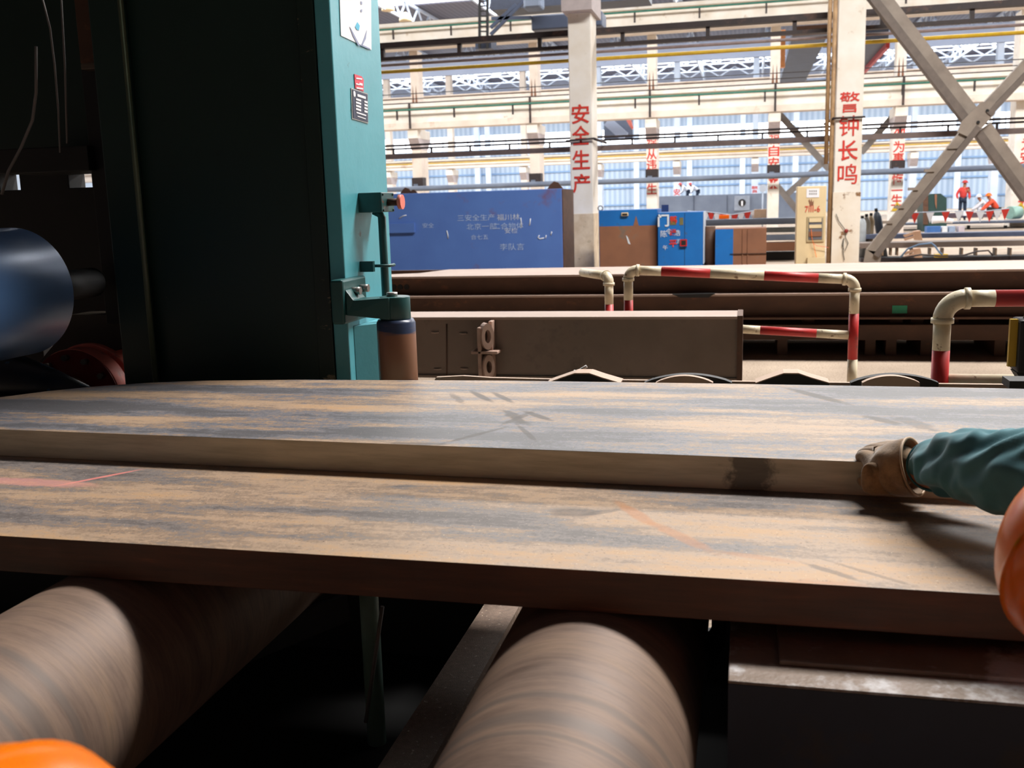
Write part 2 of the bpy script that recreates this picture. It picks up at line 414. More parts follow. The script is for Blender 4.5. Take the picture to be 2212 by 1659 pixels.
Y1, Y2, Y3, Y4 = 23.2, 50.0, 78.0, 112.0
cA, XA = column(1257, Y1, .52, .85, 7.2, 'tall white column painted with red Chinese characters, right of the big blue box', M_white,
        chars=[('安', 246), ('全', 292), ('生', 345), ('产', 396)], chh=.43)
XA = cA.location.x
zc = aY(1250, 28, Y1).z
MB().box(XA-.34, XA+.34, Y1-.35, Y1+1.1, zc, 7.2).build('corbel', M_ctop, cA)
MB().prism([(XA-.05, Y1-.006, zY(525, Y1)), (XA+.08, Y1-.006, zY(520, Y1)), (XA+.1, Y1-.006, zY(500, Y1)), (XA, Y1-.006, zY(490, Y1)), (XA-.07, Y1-.006, zY(505, Y1))], (0, .005, 0)).build('dark_hole', M_dark, cA)
MB().box(XA-.27, XA+.27, Y1-.012, Y1+.86, 0, zY(462, Y1, 1260)).build('bare_plaster_base', paint('dirty_plaster', rgb(226, 208, 182), rgb(190, 165, 135), .85, scale=4, dirt=rgb(120, 98, 76), dscale=5, dcut=(.62, .74)), cA)
cB, XB = column(1829, Y1, .56, .95, 7.2, 'tall white column painted with red Chinese characters, beside the beige electrical cabinet', M_white,
        chars=[('警', 221), ('钟', 272), ('长', 325), ('鸣', 376)], chh=.43)
XB = cB.location.x
MB().box(XB-.29, XB+.29, Y1-.012, Y1+.96, 0, zY(415, Y1, 1829)).build('stained_base', paint('scuffed_whitewash', rgb(238, 230, 218), rgb(222, 205, 182), .85, scale=2, dirt=rgb(140, 105, 74), dscale=3.4, dcut=(.58, .66)), cB)
MB().tube([(XB-.34, Y1+.1, 0), (XB-.34, Y1+.1, 7.2)], .05, 8).build('conduit', paint('old_tan_conduit', rgb(196, 160, 118), rgb(150, 118, 84), .6), cB)
MB().tube([(XB-.44, Y1+.2, 2.3), (XB-.44, Y1+.2, 7.2)], .045, 8).build('conduit', M_yellow if 0 else paint('old_tan_conduit', (0, 0, 0, 1)), cB)
cw = [(1800+0, 450), (1803, 470), (1815, 490), (1828, 505), (1822, 520), (1830, 535), (1820, 545), (1817, 530), (1824, 515), (1821, 545), (1823, 560)]
MB().tube([aY(x, y, Y1-.05) for x, y in [(1806, 462), (1812, 478), (1824, 494), (1828, 500), (1826, 512), (1832, 525), (1825, 542), (1819, 530), (1822, 515), (1821, 545), (1824, 562)]], .008, 6).build('dangling_cable', M_dark, cB)
MB().ball(aY(1828, 499, Y1-.05), .045, 8).build('socket', M_dkred, cB)

r2 = [904, 1157, 1408, 1670, 1937]
zc2 = zY(272, Y2, 1408)-.5
txt2 = {1157: None, 904: None,
        1408: [('祸', 310), ('从', 333), ('违', 356), ('章', 380), ('生', 408)],
        1670: [('福', 300), ('自', 326), ('安', 352), ('全', 374), ('来', 396)],
        1937: [('勿', 288), ('为', 317), ('事', 342), ('故', 362), ('悔', 387), ('一', 411), ('生', 432)]}
lab2 = {904: 'pale unlettered column above the left end of the big blue box',
        1157: 'pale column with corbel rising above the right end of the big blue box',
        1408: 'column with small red characters, above the rusty blue cabinets',
        1670: 'column with red characters, just left of the beige electrical cabinet',
        1937: 'column with red characters and a yellow warning triangle, behind the steel cross brace'}
zu_b, zu_t = zY(68, Y2), zY(4, Y2)
zl_b, zl_t = zY(252, Y2), zY(190, Y2)
for px in r2:
    o, X = column(px, Y2, .52, 1.1, zu_b, lab2[px], M_cream if px in (904, 1157) else M_white, zcorb=zl_b-.45, chars=txt2[px], chh=.52)
    zb = zY(379, Y2, 1408)
    MB().box(X-.3, X+.3, Y2-.06, Y2+.5, zb-.3, zb+.3).build('steel_saddle', M_black, o)
    MB().box(X-.2, X+.02, Y2-.1, Y2-.055, zb-.28, zb-.02).build('blue_tag', M_greyblue, o)
# rust streaks where the upper shafts meet the girder
    for dx in (-.1, .07):
        MB().prism([(X+dx-.06, Y2+.155, zl_t), (X+dx+.06, Y2+.155, zl_t), (X+dx, Y2+.155, zl_t+.9)], (0, .006, 0)).build('rust_streak', M_brown, o)
X5 = xY(2207, Y2)
o, X = column(2212, Y2, 1.1, 1.1, zu_b, 'wide column with red characters at the right edge of the picture', M_white, zcorb=None,
              chars=[('为', 312), ('安', 340), ('全', 368), ('想', 392), ('一', 412), ('分', 437)], chh=.55)
def triangle(parent, px, py, Y, s):
    p = aY(px, py, Y)
    MB().prism([p+Vector((-s, 0, -s*.8)), p+Vector((s, 0, -s*.8)), p+Vector((0, 0, s*.9))], (0, .006, 0)).build('warning_triangle', M_yellow, parent)
    MB().prism([p+Vector((-s*.12, -.008, -s*.4)), p+Vector((s*.12, -.008, -s*.4)), p+Vector((s*.12, -.008, s*.3)), p+Vector((-s*.12, -.008, s*.3))], (0, .006, 0)).build('exclamation_mark', M_dark, parent)
triangle(o, 2205, 449, Y2-.03, .3)
for ob in COL.objects:
    if ob.get('label', '').startswith('column with red characters and a yellow'): triangle(ob, 1938, 446, Y2-.03, .26)

r3 = [843, 976, 1133, 1294, 1462, 1630, 1970, 2146]
zc3 = zY(368, Y3, 1133)-.4
z3b, z3t = zY(345, Y3), zY(322, Y3)
z3ub, z3ut = zY(193, Y3), zY(176, Y3)
txt3 = {843: [('常', 436), ('抓', 453), ('不', 465), ('懈', 478)], 1462: [('安', 415), ('全', 431), ('生', 446)], 1630: [('警', 409), ('钟', 425), ('长', 441)]}
lab3 = {843: 'distant slim column with tiny red characters, showing between the teal machine and the blue box',
        976: 'distant slim column with a flared head, second from the teal machine',
        1133: 'distant slim column with a flared head, standing behind the right half of the blue box',
        1294: 'distant slim column just right of the nearest lettered column',
        1462: 'distant slim column with three small red characters, behind the bright blue cabinets',
        1630: 'distant slim column with three small red characters, beside the row of red and white pennants',
        1970: 'distant slim column left of the dark green skip',
        2146: 'distant slim column behind the crouching orange worker'}
for px in r3:
    o, X = column(px, Y3, .5, .9, 12.2, lab3[px], M_hazew if px > 1200 else M_cream, zcorb=z3b-.5, corb=.8, chars=txt3.get(px), chh=.5)
for i, px in enumerate([912, 1033, 1056, 1147, 1375, 1489, 1603, 1717, 1945, 2066, 2180]):
    X = xY(px, Y4)
    tag(MB().box(X-.28, X+.28, Y4, Y4+.5, 0, 13.5).build('wall_post', M_hazew),
        'white post standing against the pale corrugated far wall', 'post', 'white posts of the far wall')

# ---- crane girders
def girder(Y, x0, x1, zb, zt, label, mat, web=.5, green=True, brk=3.0, jx=None, flange=True):
    o = thing('crane_girder', label, 'girder', ((x0+x1)/2, Y, zb))
    h = zt-zb
    MB().box(x0, x1, Y-web/2, Y+web/2, zb+h*.24, zt-h*.12).build('web', mat, o)
    MB().box(x0, x1, Y-web*.8, Y+web*.8, zb, zb+h*.24).build('bottom_flange', M_cream, o, bevel=.03)
    MB().box(x0, x1, Y-web, Y+web, zt-h*.2, zt-h*.07).build('top_flange', mat, o)
    MB().box(x0, x1, Y-.12, Y+.12, zt-h*.07, zt).build('crane_rail', M_black, o)
    if green:
        MB().tube([(x0, Y-web-.15, zt-h*.30), (x1, Y-web-.15, zt-h*.30)], .05, 6).build('green_conductor_rail', M_green, o)
        x = x0+.7
        while x < x1:
            MB().box(x-.04, x+.04, Y-web-.14, Y-web-.06, zt-h*.66, zt-h*.26).build('rail_bracket', M_black, o); x += brk
    return o
r2x = [xY(p, Y2) for p in (904, 1157, 1408, 1670, 1937, 2207)]
girder(Y2-.2, -42, 19, zu_b, zu_t, 'upper white crane girder with green conductor rail, across the top of the picture', M_white)
girder(Y2-.2, -42, 19, zl_b, zl_t, 'cream crane girder with green conductor rail, crossing behind the lettering of both big columns', M_white)
girder(Y3-.2, -58, 25, z3ub, z3ut, 'distant pale ledge girder running under the far roof trusses', M_cream, green=False)
girder(Y3-.2, -58, 25, z3b, z3t, 'distant cream girder above the pale corrugated wall', M_cream, green=False)
tag(MB().tube([(-35, Y3-.75, z3b+.45), (25, Y3-.75, z3b+.45)], .05, 6).build('yellow_pipe', M_yellow), 'thin yellow pipe along the distant cream girder', 'pipe')
# black joint straps on the lower girder at each column
for X in r2x[:5]:
    tag(MB().box(X-.05, X+.05, Y2-.86, Y2-.78, zl_b+.0, zl_t-.1).build('expansion_joint', M_black), 'black vertical joint strap on the cream crane girder above a column', 'joint strap', 'joint straps on the crane girder')
# blue-grey beam below the roof in the third row
tag(MB().box(-40, 28, Y3-.1, Y3+.3, zY(131, Y3), zY(92, Y3)).build('roof_edge_beam', M_band), 'wide blue-grey beam high in the distance, behind the yellow pipe', 'beam')

# ---- walkway trusses and pipes on the first column row
def yy(py, Y=Y1+1.1): return zY(py, Y)
Yp = Y1+1.15
o = thing('walkway_truss', 'dark brown steel truss rail near the top, behind both big lettered columns', 'truss', (-1, Yp, yy(84)))
MB().box(-13, 10, Yp-.12, Yp+.12, yy(60), yy(47)).build('top_chord', M_black, o)
MB().box(-13, 10, Yp-.08, Yp+.08, yy(88), yy(80)).build('bottom_chord', M_black, o)
for px in (825, 992, 1166, 1345, 1529, 1716, 1904, 2097):
    X = xY(px, Yp, 80); MB().box(X-.045, X+.045, Yp-.06, Yp+.06, yy(84), yy(52)).build('strut', M_black, o)
tag(MB().tube([(-13, Yp, yy(98)), (10, Yp, yy(98))], .035, 8).build('grey_pipe', M_pipeg), 'thin pinkish grey pipe just above the yellow pipe', 'pipe')
tag(MB().tube([(-13, Yp, yy(113.5)), (10, Yp, yy(113.5))], .045, 8).build('yellow_pipe', M_yellow), 'long yellow pipe crossing the upper hall from edge to edge', 'pipe')
for k, py in enumerate((168, 180, 190)):
    tag(MB().tube([(-16, Yp+6, zY(py, Yp+6)), (12, Yp+6, zY(py, Yp+6))], .014, 6).build('overhead_wire', M_black), 'thin dark wire strung across the upper hall', 'wire', 'overhead wires')
o = thing('cable_walkway', 'lower dark steel cable rail with short posts, crossing below the cream girder', 'walkway', (-1, Yp, yy(312)))
MB().box(-13, 10, Yp-.10, Yp+.10, yy(317), yy(306)).build('lower_beam', paint('brown_grey_steel', rgb(112, 96, 92), rgb(92, 78, 76), .6), o)
MB().box(-13, 10, Yp-.03, Yp+.03, yy(296), yy(292)).build('middle_rail', M_black, o)
MB().tube([(-13, Yp-.1, yy(288)), (-7, Yp-.1, yy(286)), (-1, Yp-.1, yy(288)), (4, Yp-.1, yy(286)), (10, Yp-.1, yy(289))], .028, 6).build('cable', M_black, o)
for k in range(24):
    X = -12.7+k; MB().box(X-.02, X+.02, Yp-.03, Yp+.03, yy(307), yy(294)).build('post', M_black, o)
for XX, side in ((XA, 1), (XB, -1)):
    p = MB(); w2 = .29
    p.tube([(XX-w2-.05, Y1-.07, zY(293 if side > 0 else 270, Y1)), (XX+w2+.03, Y1-.07, zY(290 if side > 0 else 270, Y1))], .025, 6)
    p.tube([(XX+side*(w2+.03), Y1-.07, zY(291 if side > 0 else 270, Y1)), (XX+side*(w2+.14), Y1+1.1, zY(300 if side > 0 else 280, Y1+1))], .03, 6)
    tag(p.build('cable_strap', M_black), 'black cable strapped around the lettered column %s' % ('right of the blue box' if side > 0 else 'beside the electrical cabinet'), 'cable')
tag(MB().tube([(-26, Y2-.6, zY(389, Y2)), (17, Y2-.6, zY(384, Y2))], .13, 8).build('grey_pipe', M_greyblue), 'long grey pipe crossing the hall just above the big blue box', 'pipe')

# ---- steel cross brace right of the second big column
Yb = Y1+.35
o = thing('cross_brace', 'big brown-grey steel cross brace bolted to a gusset, right of the second lettered column', 'brace', aY(1880, 560, Yb))
M_brace = paint('brace_steel', rgb(150, 138, 126), rgb(122, 110, 100), .55, scale=3)
def chan(a, b, w_, name='brace_arm'):
    a, b = Vector(a), Vector(b)
    d = (b-a).normalized(); n = Vector((0, 1, 0)); s = d.cross(n).normalized()
    mb = MB(); mb.bar(a, b, .02, w_, up=s)          # web seen face on
    mb.bar(a-s*w_/2+n*.07, b-s*w_/2+n*.07, .15, .02, up=s)
    mb.bar(a+s*w_/2+n*.07, b+s*w_/2+n*.07, .15, .02, up=s)
    return mb.build(name, M_brace, o)
def thick(px0, py0, px1, py1, wpx, Y, name='brace_arm'):
    a, b = aY(px0, py0, Y), aY(px1, py1, Y)
    d = (b-a).normalized(); s = d.cross(Vector((0, 1, 0))); w_ = wpx*Y/F
    MB().bar(a, b, .2, w_*.55, up=s).build(name, M_brace, o)
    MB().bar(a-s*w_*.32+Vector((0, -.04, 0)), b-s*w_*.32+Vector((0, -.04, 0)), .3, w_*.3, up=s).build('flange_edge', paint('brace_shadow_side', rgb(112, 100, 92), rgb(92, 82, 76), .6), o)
thick(1894, -20, 2105, 255, 48, Yb)
thick(2125, 275, 2230, 420, 48, Yb)
thick(1880, 545, 2100, 268, 36, Yb-.1)
thick(2122, 240, 2235, 120, 36, Yb-.1)
g = [(2068, 285), (2100, 300), (2150, 245), (2150, 215), (2118, 222), (2078, 262)]
MB().prism([aY(x, y, Yb-.26) for x, y in g], (0, .03, 0)).build('gusset_plate', M_brace, o)
for x, y in ((2133, 239), (2113, 264)): MB().cyl(aY(x, y, Yb-.29), aY(x, y, Yb-.24), .035, 8).build('bolt', M_dark, o)
for x, y in ((2060, 318), (2010, 368), (1975, 408), (1945, 447), (1920, 480)):
    p = aY(x, y, Yb-.22); MB().box(p.x-.12, p.x+.08, p.y-.02, p.y+.1, p.z-.03, p.z+.03).build('batten', M_brace, o)
MB().prism([aY(x, y, Yb-.2) for x, y in ((1864, 575), (1900, 575), (1905, 545), (1870, 540))], (0, .03, 0)).build('foot_plate', M_brace, o)
# slimmer brace in the second row
o = thing('cross_brace', 'slim grey steel brace far behind, left of the beige cabinet', 'brace', (xY(1700, Y2), Y2, 0))
for a, b in (((1682, 245), (1800, 375)), ((1800, 330), (1700, 420)), ((1665, 385), (1735, 470)), ((1930, 250), (1860, 330))):
    MB().bar(aY(*a, Y2+1.6), aY(*b, Y2+1.6), .2, .3).build('brace_arm', M_grey, o)

# ---- overhead cranes
o = thing('overhead_crane', 'dark blue-grey overhead crane with ladder, at the top left of the nearest lettered column', 'crane', (xY(1120, 38), 38, 8))
Yc = 38
def pxbox(x0, x1, y0, y1, Y, d, **k):
    a, b = aY(x0, y1, Y), aY(x1, y0, Y); return MB().box(a.x, b.x, Y, Y+d, max(0, a.z), max(.01, b.z))
pxbox(1148, 1300, 22, 66, Yc, 1.2).build('end_carriage', M_dkblue, o, bevel=.05)
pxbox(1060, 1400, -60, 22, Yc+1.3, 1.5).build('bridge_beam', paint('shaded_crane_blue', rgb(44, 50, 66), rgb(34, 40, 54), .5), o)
pxbox(1130, 1168, -40, 20, Yc-.8, .7).build('motor_housing', M_greyblue, o, bevel=.1)
for px in (1036, 1053):
    MB().bar(aY(px, -30, Yc), aY(px, 105, Yc), .09, .09).build('ladder_rail', M_dark, o)
for k in range(11): MB().bar(aY(1036, -20+k*11, Yc), aY(1053, -20+k*11, Yc), .05, .05).build('ladder_rung', M_dark, o)
pxbox(1027, 1060, 84, 106, Yc+.1, .9).build('cab', M_dkblue, o)
for a, b in (((1060, 75), (1135, 0)), ((1060, 60), (1115, 10)), ((1062, 40), (1148, 38))):
    MB().bar(aY(*a, Yc), aY(*b, Yc), .12, .12).build('stay', M_dkblue, o)
o = thing('overhead_crane', 'dark crane bridge with red and orange ends, seen from below behind the cabinet column', 'crane', (xY(1780, 60), 60, 10))
for x0, x1, yb, yt, mm in ((1712, 1790, 78, 55, M_dkblue), (1850, 1918, 96, 55, M_dkblue)):
    a, b = aY(x0, yb, 53), aY(x1, yt, 53)
    MB().box(a.x, b.x, 53, 77, a.z, b.z).build('bridge_beam', mm, o)
    MB().box(a.x, b.x, 52.6, 53, a.z, b.z).build('end_plate', M_rust if x0 < 1800 else M_dkblue, o)
    if x0 > 1800: MB().box(b.x-.05, b.x+.12, 53, 77, a.z-.25, a.z).build('red_edge', M_red, o)
a, b = aY(1790, 78, 53), aY(1850, 68, 53)
MB().box(a.x, b.x, 56, 57, a.z, b.z).build('tie_beam', M_greyblue, o)
MB().box(a.x, b.x, 72, 73, a.z, b.z).build('tie_beam', M_greyblue, o)
a = aY(1695, 180, 54); MB().box(a.x-.22, a.x, 54, 54.5, a.z+.8, a.z+2.6).build('festoon_cable', paint('faded_orange', rgb(226, 150, 90)), o)
o = thing('overhead_crane', 'far crane beam with pink end, right of the first lettered column', 'crane', (xY(1330, 90), 90, 7))
pxbox(1305, 1366, 256, 302, 88, 1).build('bridge_beam', M_greyblue, o)
MB().bar(aY(1312, 262, 86), aY(1350, 296, 86), .5, .8).build('stay', M_band, o)
MB().prism([aY(x, y, 86) for x, y in ((1351, 257), (1362, 257), (1368, 277), (1364, 279))], (0, .3, 0)).build('end_stop', M_salmon, o)
# hanging lamps
for px, py in ((876, 38), (838, 14)):
    o = thing('high_bay_lamp', 'bell-shaped roof lamp, %s of two above the upper crane girder' % ('lower right' if px > 860 else 'upper left'), 'lamp', aY(px, py, 62))
    c = aY(px, py, 62)
    MB().tube([c+Vector((0, 0, -.25)), c+Vector((0, 0, -.1)), c+Vector((0, 0, .15)), c+Vector((0, 0, .3))], [.42, .4, .25, .08], 12).build('lamp_shade', M_beige, o)
    MB().tube([c+Vector((0, 0, .3)), (c.x, c.y, 15.2)], .02, 6).build('cord', M_dark, o)

# ================================================================== MIDDLE GROUND
def fbox(name, px0, px1, py0, Y, d, mat, parent, z0=0.0, py1=None, bevel=.01):
    """box whose front face spans the pixels, standing on z0"""
    a, b = aY(px0, py0, Y), aY(px1, py0, Y)
    zt = (a.z+b.z)/2; zb = z0 if py1 is None else aY((px0+px1)/2, py1, Y).z
    return MB().box(a.x, b.x, Y, Y+d, zb, zt).build(name, mat, parent, bevel=bevel)
M_chalk = paint('chalk', rgb(196, 214, 238), rgb(176, 198, 228), .9)
M_chalkw = paint('white_chalk', rgb(225, 230, 235), rgb(205, 212, 220), .9)
# big blue box
Yk = 20.6
o = thing('steel_box', 'big worn blue steel box with faded chalk writing, left of the first lettered column', 'steel box', (xY(1030, Yk), Yk, 0))
a, b = aY(836, 421, Yk), aY(1213, 407, Yk); zt = aY(1030, 413, Yk).z
MB().box(a.x-.6, b.x, Yk, Yk+1.35, 0, zt).build('body', M_blue, o, bevel=.015)
MB().box(b.x, b.x+.02, Yk+.02, Yk+1.33, .02, zt-.01).build('end_plate', M_rust, o)
MB().box(a.x-.6, aY(897, 490, Yk).x, Yk-.06, Yk, aY(870, 503, Yk).z, aY(870, 482, Yk).z).build('riveted_patch', M_blue, o, bevel=.005)
for px, py, s in ((877, 409, .11), (893, 413, .07), (1199, 399, .13)):
    p = aY(px, py, Yk+.3); mb = MB()
    mb.prism([(p.x-s*1.3, p.y, zt), (p.x+s*1.3, p.y, zt), (p.x+s*.5, p.y, zt+s*1.0), (p.x-s*.2, p.y, zt+s*1.2), (p.x-s*.8, p.y, zt+s*.7)], (0, .04, 0))
    mb.build('lifting_lug', M_rust, o)
random.seed(3)
for chs, px, py, hh, mt in (('三安全生产', 1028, 470, .13, M_chalk), ('福川林', 1098, 469, .13, M_chalkw), ('北京一部', 1040, 489, .13, M_chalk), ('二合物体', 1098, 488, .13, M_chalk),
                        ('安检', 1104, 498, .11, M_chalkw), ('合七五', 1036, 512, .1, M_chalk), ('李队言', 1106, 533, .14, M_chalk), ('合式', 870, 490, .1, M_chalkw), ('安全', 925, 487, .1, M_chalk)):
    text(chs, hh, mt, o, aY(px, py, Yk-.008), depth=.002, name='chalk_writing', width=hh*len(chs)*1.25, bold=-.012)
for pts in (((862, 472), (872, 466), (878, 465)), ((968, 515), (967, 505), (965, 498)), ((1165, 508), (1162, 513), (1166, 516), (1175, 514)), ((1180, 508), (1178, 515)), ((1125, 470), (1127, 490)), ((1146, 472), (1144, 487)), ((1192, 500), (1190, 508))):
    MB().tube([aY(x, y, Yk-.004) for x, y in pts], .012, 5).build('chalk_stroke', M_chalkw, o)

# rusty blue cabinet pair
Yq = 21.3
o = thing('steel_cabinet', 'steel cabinet, blue on top and rusty below, right beside the first lettered column', 'cabinet', (xY(1356, Yq), Yq, 0))
fbox('body', 1293, 1420, 453, Yq, 1.0, M_blue2, o)
fbox('rusty_panel', 1295, 1419, 488, Yq-.012, .011, M_brown, o, z0=.02, bevel=0)
MB().tube([aY(1297, 452, Yq+.1)+Vector((.05*math.cos(t), 0, .05*math.sin(t)+.02)) for t in [k*PI/6 for k in range(13)]], .014, 6).build('lifting_eye', M_grey, o)
pxbox(1342, 1357, 459, 467, Yq-.06, .059).build('handle_slot', M_beige, o, bevel=.01)
pxbox(1344, 1355, 461, 465.5, Yq-.065, .01).build('slot_opening', M_dark, o)
MB().prism([aY(1374, 466, Yq-.014), aY(1380, 488, Yq-.014), aY(1368, 488, Yq-.014)], (0, .006, 0)).build('rust_drip', M_brown, o)
MB().prism([aY(1352, 508, Yq-.02), aY(1356, 512, Yq-.02), aY(1362, 528, Yq-.02), aY(1357, 526, Yq-.02)], (0, .006, 0)).build('white_smear', M_chalkw, o)
o = thing('steel_cabinet', 'bright blue steel cabinet with white and red painted writing and a square socket', 'cabinet', (xY(1470, Yq), Yq-.2, 0))
fbox('body', 1421, 1519, 458, Yq-.2, .9, M_blue2, o)
pxbox(1478.5, 1479.5, 460, 575, Yq-.206, .006).build('door_seam', M_dark, o)
pxbox(1469, 1484, 517, 532, Yq-.26, .06).build('socket_frame', M_red, o)
pxbox(1471.5, 1481.5, 519.5, 529.5, Yq-.265, .05).build('socket_hole', M_dark, o)
pxbox(1429, 1444, 442, 458, Yq+.2, .08).build('lifting_lug', paint('navy_lug', rgb(36, 60, 110)), o)
pxbox(1519, 1521, 457, 570, Yq-.2, .9).build('edge_strip', M_hazew, o)
for chs, px, py, hh, mt, bd in (('门', 1433, 476, .26, M_chalkw, .03), ('鸭', 1455, 474, .15, M_letter, .02), ('绿', 1454, 502, .14, M_letter, .02), ('平', 1454, 526, .15, M_letter, .02),
                        ('陈', 1434, 505, .14, M_chalkw, 0), ('浩', 1463, 503, .12, M_chalkw, 0), ('五', 1466, 521, .08, M_chalkw, 0), ('午', 1437, 535, .1, M_chalkw, 0), ('令', 1445, 500, .12, M_chalkw, 0)):
    text(chs, hh, mt, o, aY(px, py, Yq-.212), depth=.003, name='painted_writing', bold=bd)
pxbox(1447, 1461, 469, 486, Yq-.207, .006).build('olive_patch', paint('olive_patch', rgb(120, 112, 70)), o)
pxbox(1468, 1476, 470, 486, Yq-.207, .006).build('olive_patch', paint('olive_patch', rgb(120, 112, 70)), o)
# rolled bundle between
c0 = aY(1534, 570, Yq+.4)
tag(MB().tube([(c0.x, c0.y, 0), (c0.x, c0.y, .55), (c0.x, c0.y, 1.05)], [.12, .13, .11], 14).build('rusty_drum', M_rust), 'dark rusty drum between the bright blue cabinet and the half blue box', 'drum')
o = thing('steel_box', 'low steel box, left third blue and the rest rust brown, left of the beige cabinet', 'steel box', (xY(1600, Yq), Yq, 0))
fbox('body', 1545, 1656, 493, Yq, .9, M_brown, o)
fbox('blue_painted_end', 1545.5, 1584, 495, Yq-.008, .007, M_blue2, o, z0=.01, bevel=0)
pxbox(1577, 1656, 547, 549, Yq-.03, .03).build('dark_strap', M_dark, o)
for px in (1603, 1614): pxbox(px, px+3, 495, 570, Yq-.02, .019).build('rib', M_brown, o)
# beige electrical cabinet
Ye = 21.6
o = thing('electrical_cabinet', 'tall beige electrical cabinet with red writing and a white notice, against the second lettered column', 'cabinet', (xY(1755, Ye), Ye, 0))
fbox('body', 1722, 1786, 402, Ye, .5, M_beige, o, bevel=.015)
pxbox(1742, 1770, 407, 427, Ye-.01, .01).build('notice', M_paper, o)
for k in range(5):
    for r in range(2): pxbox(1748+k*3.6, 1750+k*3.6, 411+r*6, 414.5+r*6, Ye-.014, .004).build('printed_mark', M_grey, o)
text('7Ⅲ-6', .13, M_letter, o, aY(1755, 451, Ye-.012), depth=.003, name='painted_writing', width=.3, bold=.005)
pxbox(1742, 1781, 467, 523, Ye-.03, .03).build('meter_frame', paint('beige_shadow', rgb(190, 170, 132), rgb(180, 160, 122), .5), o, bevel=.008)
pxbox(1746, 1777, 471, 518, Ye-.04, .02).build('meter_window', paint('meter_glass', rgb(120, 118, 122), rgb(90, 90, 96), .2), o)
pxbox(1748, 1775, 471, 480, Ye-.055, .02).build('meter_shelf', M_beige, o)
pxbox(1748, 1775, 485, 493, Ye-.055, .02).build('meter_shelf', M_beige, o)
pxbox(1747, 1775, 500, 511, Ye-.055, .02).build('breaker_block', M_brown, o)
MB().tube([aY(x, y, Ye-.08) for x, y in ((1752, 495), (1754, 515), (1757, 525), (1761, 545), (1766, 565))], .006, 6).build('orange_wire', M_orange, o)
MB().tube([aY(x, y, Ye-.08) for x, y in ((1756, 525), (1765, 531), (1780, 533), (1790, 535))], .006, 6).build('pink_wire', M_salmon, o)
MB().prism([aY(x, y, Ye-.004) for x, y in ((1746, 434), (1749, 430), (1751, 436), (1753, 429), (1755, 437), (1758, 432), (1757, 444), (1750, 446))], (0, .003, 0)).build('hand_print', M_brown, o)
pxbox(1744, 1783, 557, 572, Ye-.3, .28).build('junction_box', M_beige, o)
# grey beams stacked behind
for k, (y0, y1, mm, x0, x1, lb) in enumerate(((470, 489, M_greyblue, 1490, 1722, 'top grey beam of the pile behind the half blue box'),
        (491, 506, paint('greenish_grey_beam', rgb(110, 112, 108), rgb(92, 95, 92), .6), 1490, 1722, 'second greenish grey beam of the pile behind the half blue box'),
        (507, 523, M_greyblue, 1490, 1722, 'third grey beam down in the pile behind the half blue box'),
        (523, 543, M_brown, 1640, 1724, 'short rust brown beam low beside the beige cabinet'))):
    Yb2 = 27-.12*k
    tag(pxbox(x0, x1, y0, y1, Yb2, .5).build('steel_beam', mm, bevel=.01), lb, 'beam')
o = tag(pxbox(1640, 1724, 543, 565, 27, .3).build('timber_support', M_dark), 'dark timber packing under the short rust brown beam', 'support')
o = tag(pxbox(1490, 1645, 523, 640, 27, .3).build('timber_support', M_dark), 'dark timber packing under the grey beam pile', 'support')
# far grey girder with round hole, two white workers on top
Yg = 67
o = thing('box_girder', 'long blue-grey box girder lying in the distance, with a round hole near its right end', 'girder', (xY(1570, Yg), Yg, 0))
a, b = aY(1420, 424, Yg), aY(1722, 424, Yg)
zgt, zgb = aY(1570, 420, Yg).z, aY(1570, 458, Yg).z
MB().box(a.x, b.x, Yg, Yg+1.5, 0, zgt).build('body', M_greyblue, o)
pxbox(1586, 1620, 422, 455, Yg-.12, .1).build('end_diaphragm', M_hazew if 0 else paint('pale_grey', rgb(150, 160, 176)), o)
p = aY(1603, 438, Yg-.14)
MB().cyl((p.x, p.y, p.z), (p.x, p.y+.05, p.z), .24, 20).build('round_hole', M_dark, o)
MB().box(p.x-.05, p.x+.05, p.y-.05, p.y, p.z-.2, p.z+.12).build('light_slot', M_paper, o)
for px in (1498, 1570): pxbox(px, px+1.5, 422, 458, Yg-.05, .04).build('stiffener', M_dkblue, o)

# ---------------- people (skin figures)
def skin(name, pts, edges, mat, parent=None, subs=1, root=0):
    me = bpy.data.meshes.new(name); me.from_pydata([p[:3] for p in pts], edges, [])
    o = bpy.data.objects.new(name, me); COL.objects.link(o)
    md = o.modifiers.new('s', 'SKIN'); md.use_smooth_shade = True
    for i, p in enumerate(pts):
        sv = me.skin_vertices[0].data[i]; r = p[3]
        sv.radius = (r, r) if not isinstance(r, tuple) else r
        sv.use_root = (i == root)
    if subs:
        sb = o.modifiers.new('u', 'SUBSURF'); sb.levels = subs; sb.render_levels = subs
    dg = bpy.context.evaluated_depsgraph_get(); dg.update()
    nm = bpy.data.meshes.new_from_object(o.evaluated_get(dg)); bpy.data.objects.remove(o)
    for f in nm.polygons: f.use_smooth = True
    nm.name = name; nm.materials.clear(); nm.materials.append(mat)
    ob = bpy.data.objects.new(name, nm); COL.objects.link(ob)
    if parent is not None:
        ob.parent = parent; ob.matrix_parent_inverse = Matrix.Translation(-parent.location)
    return ob
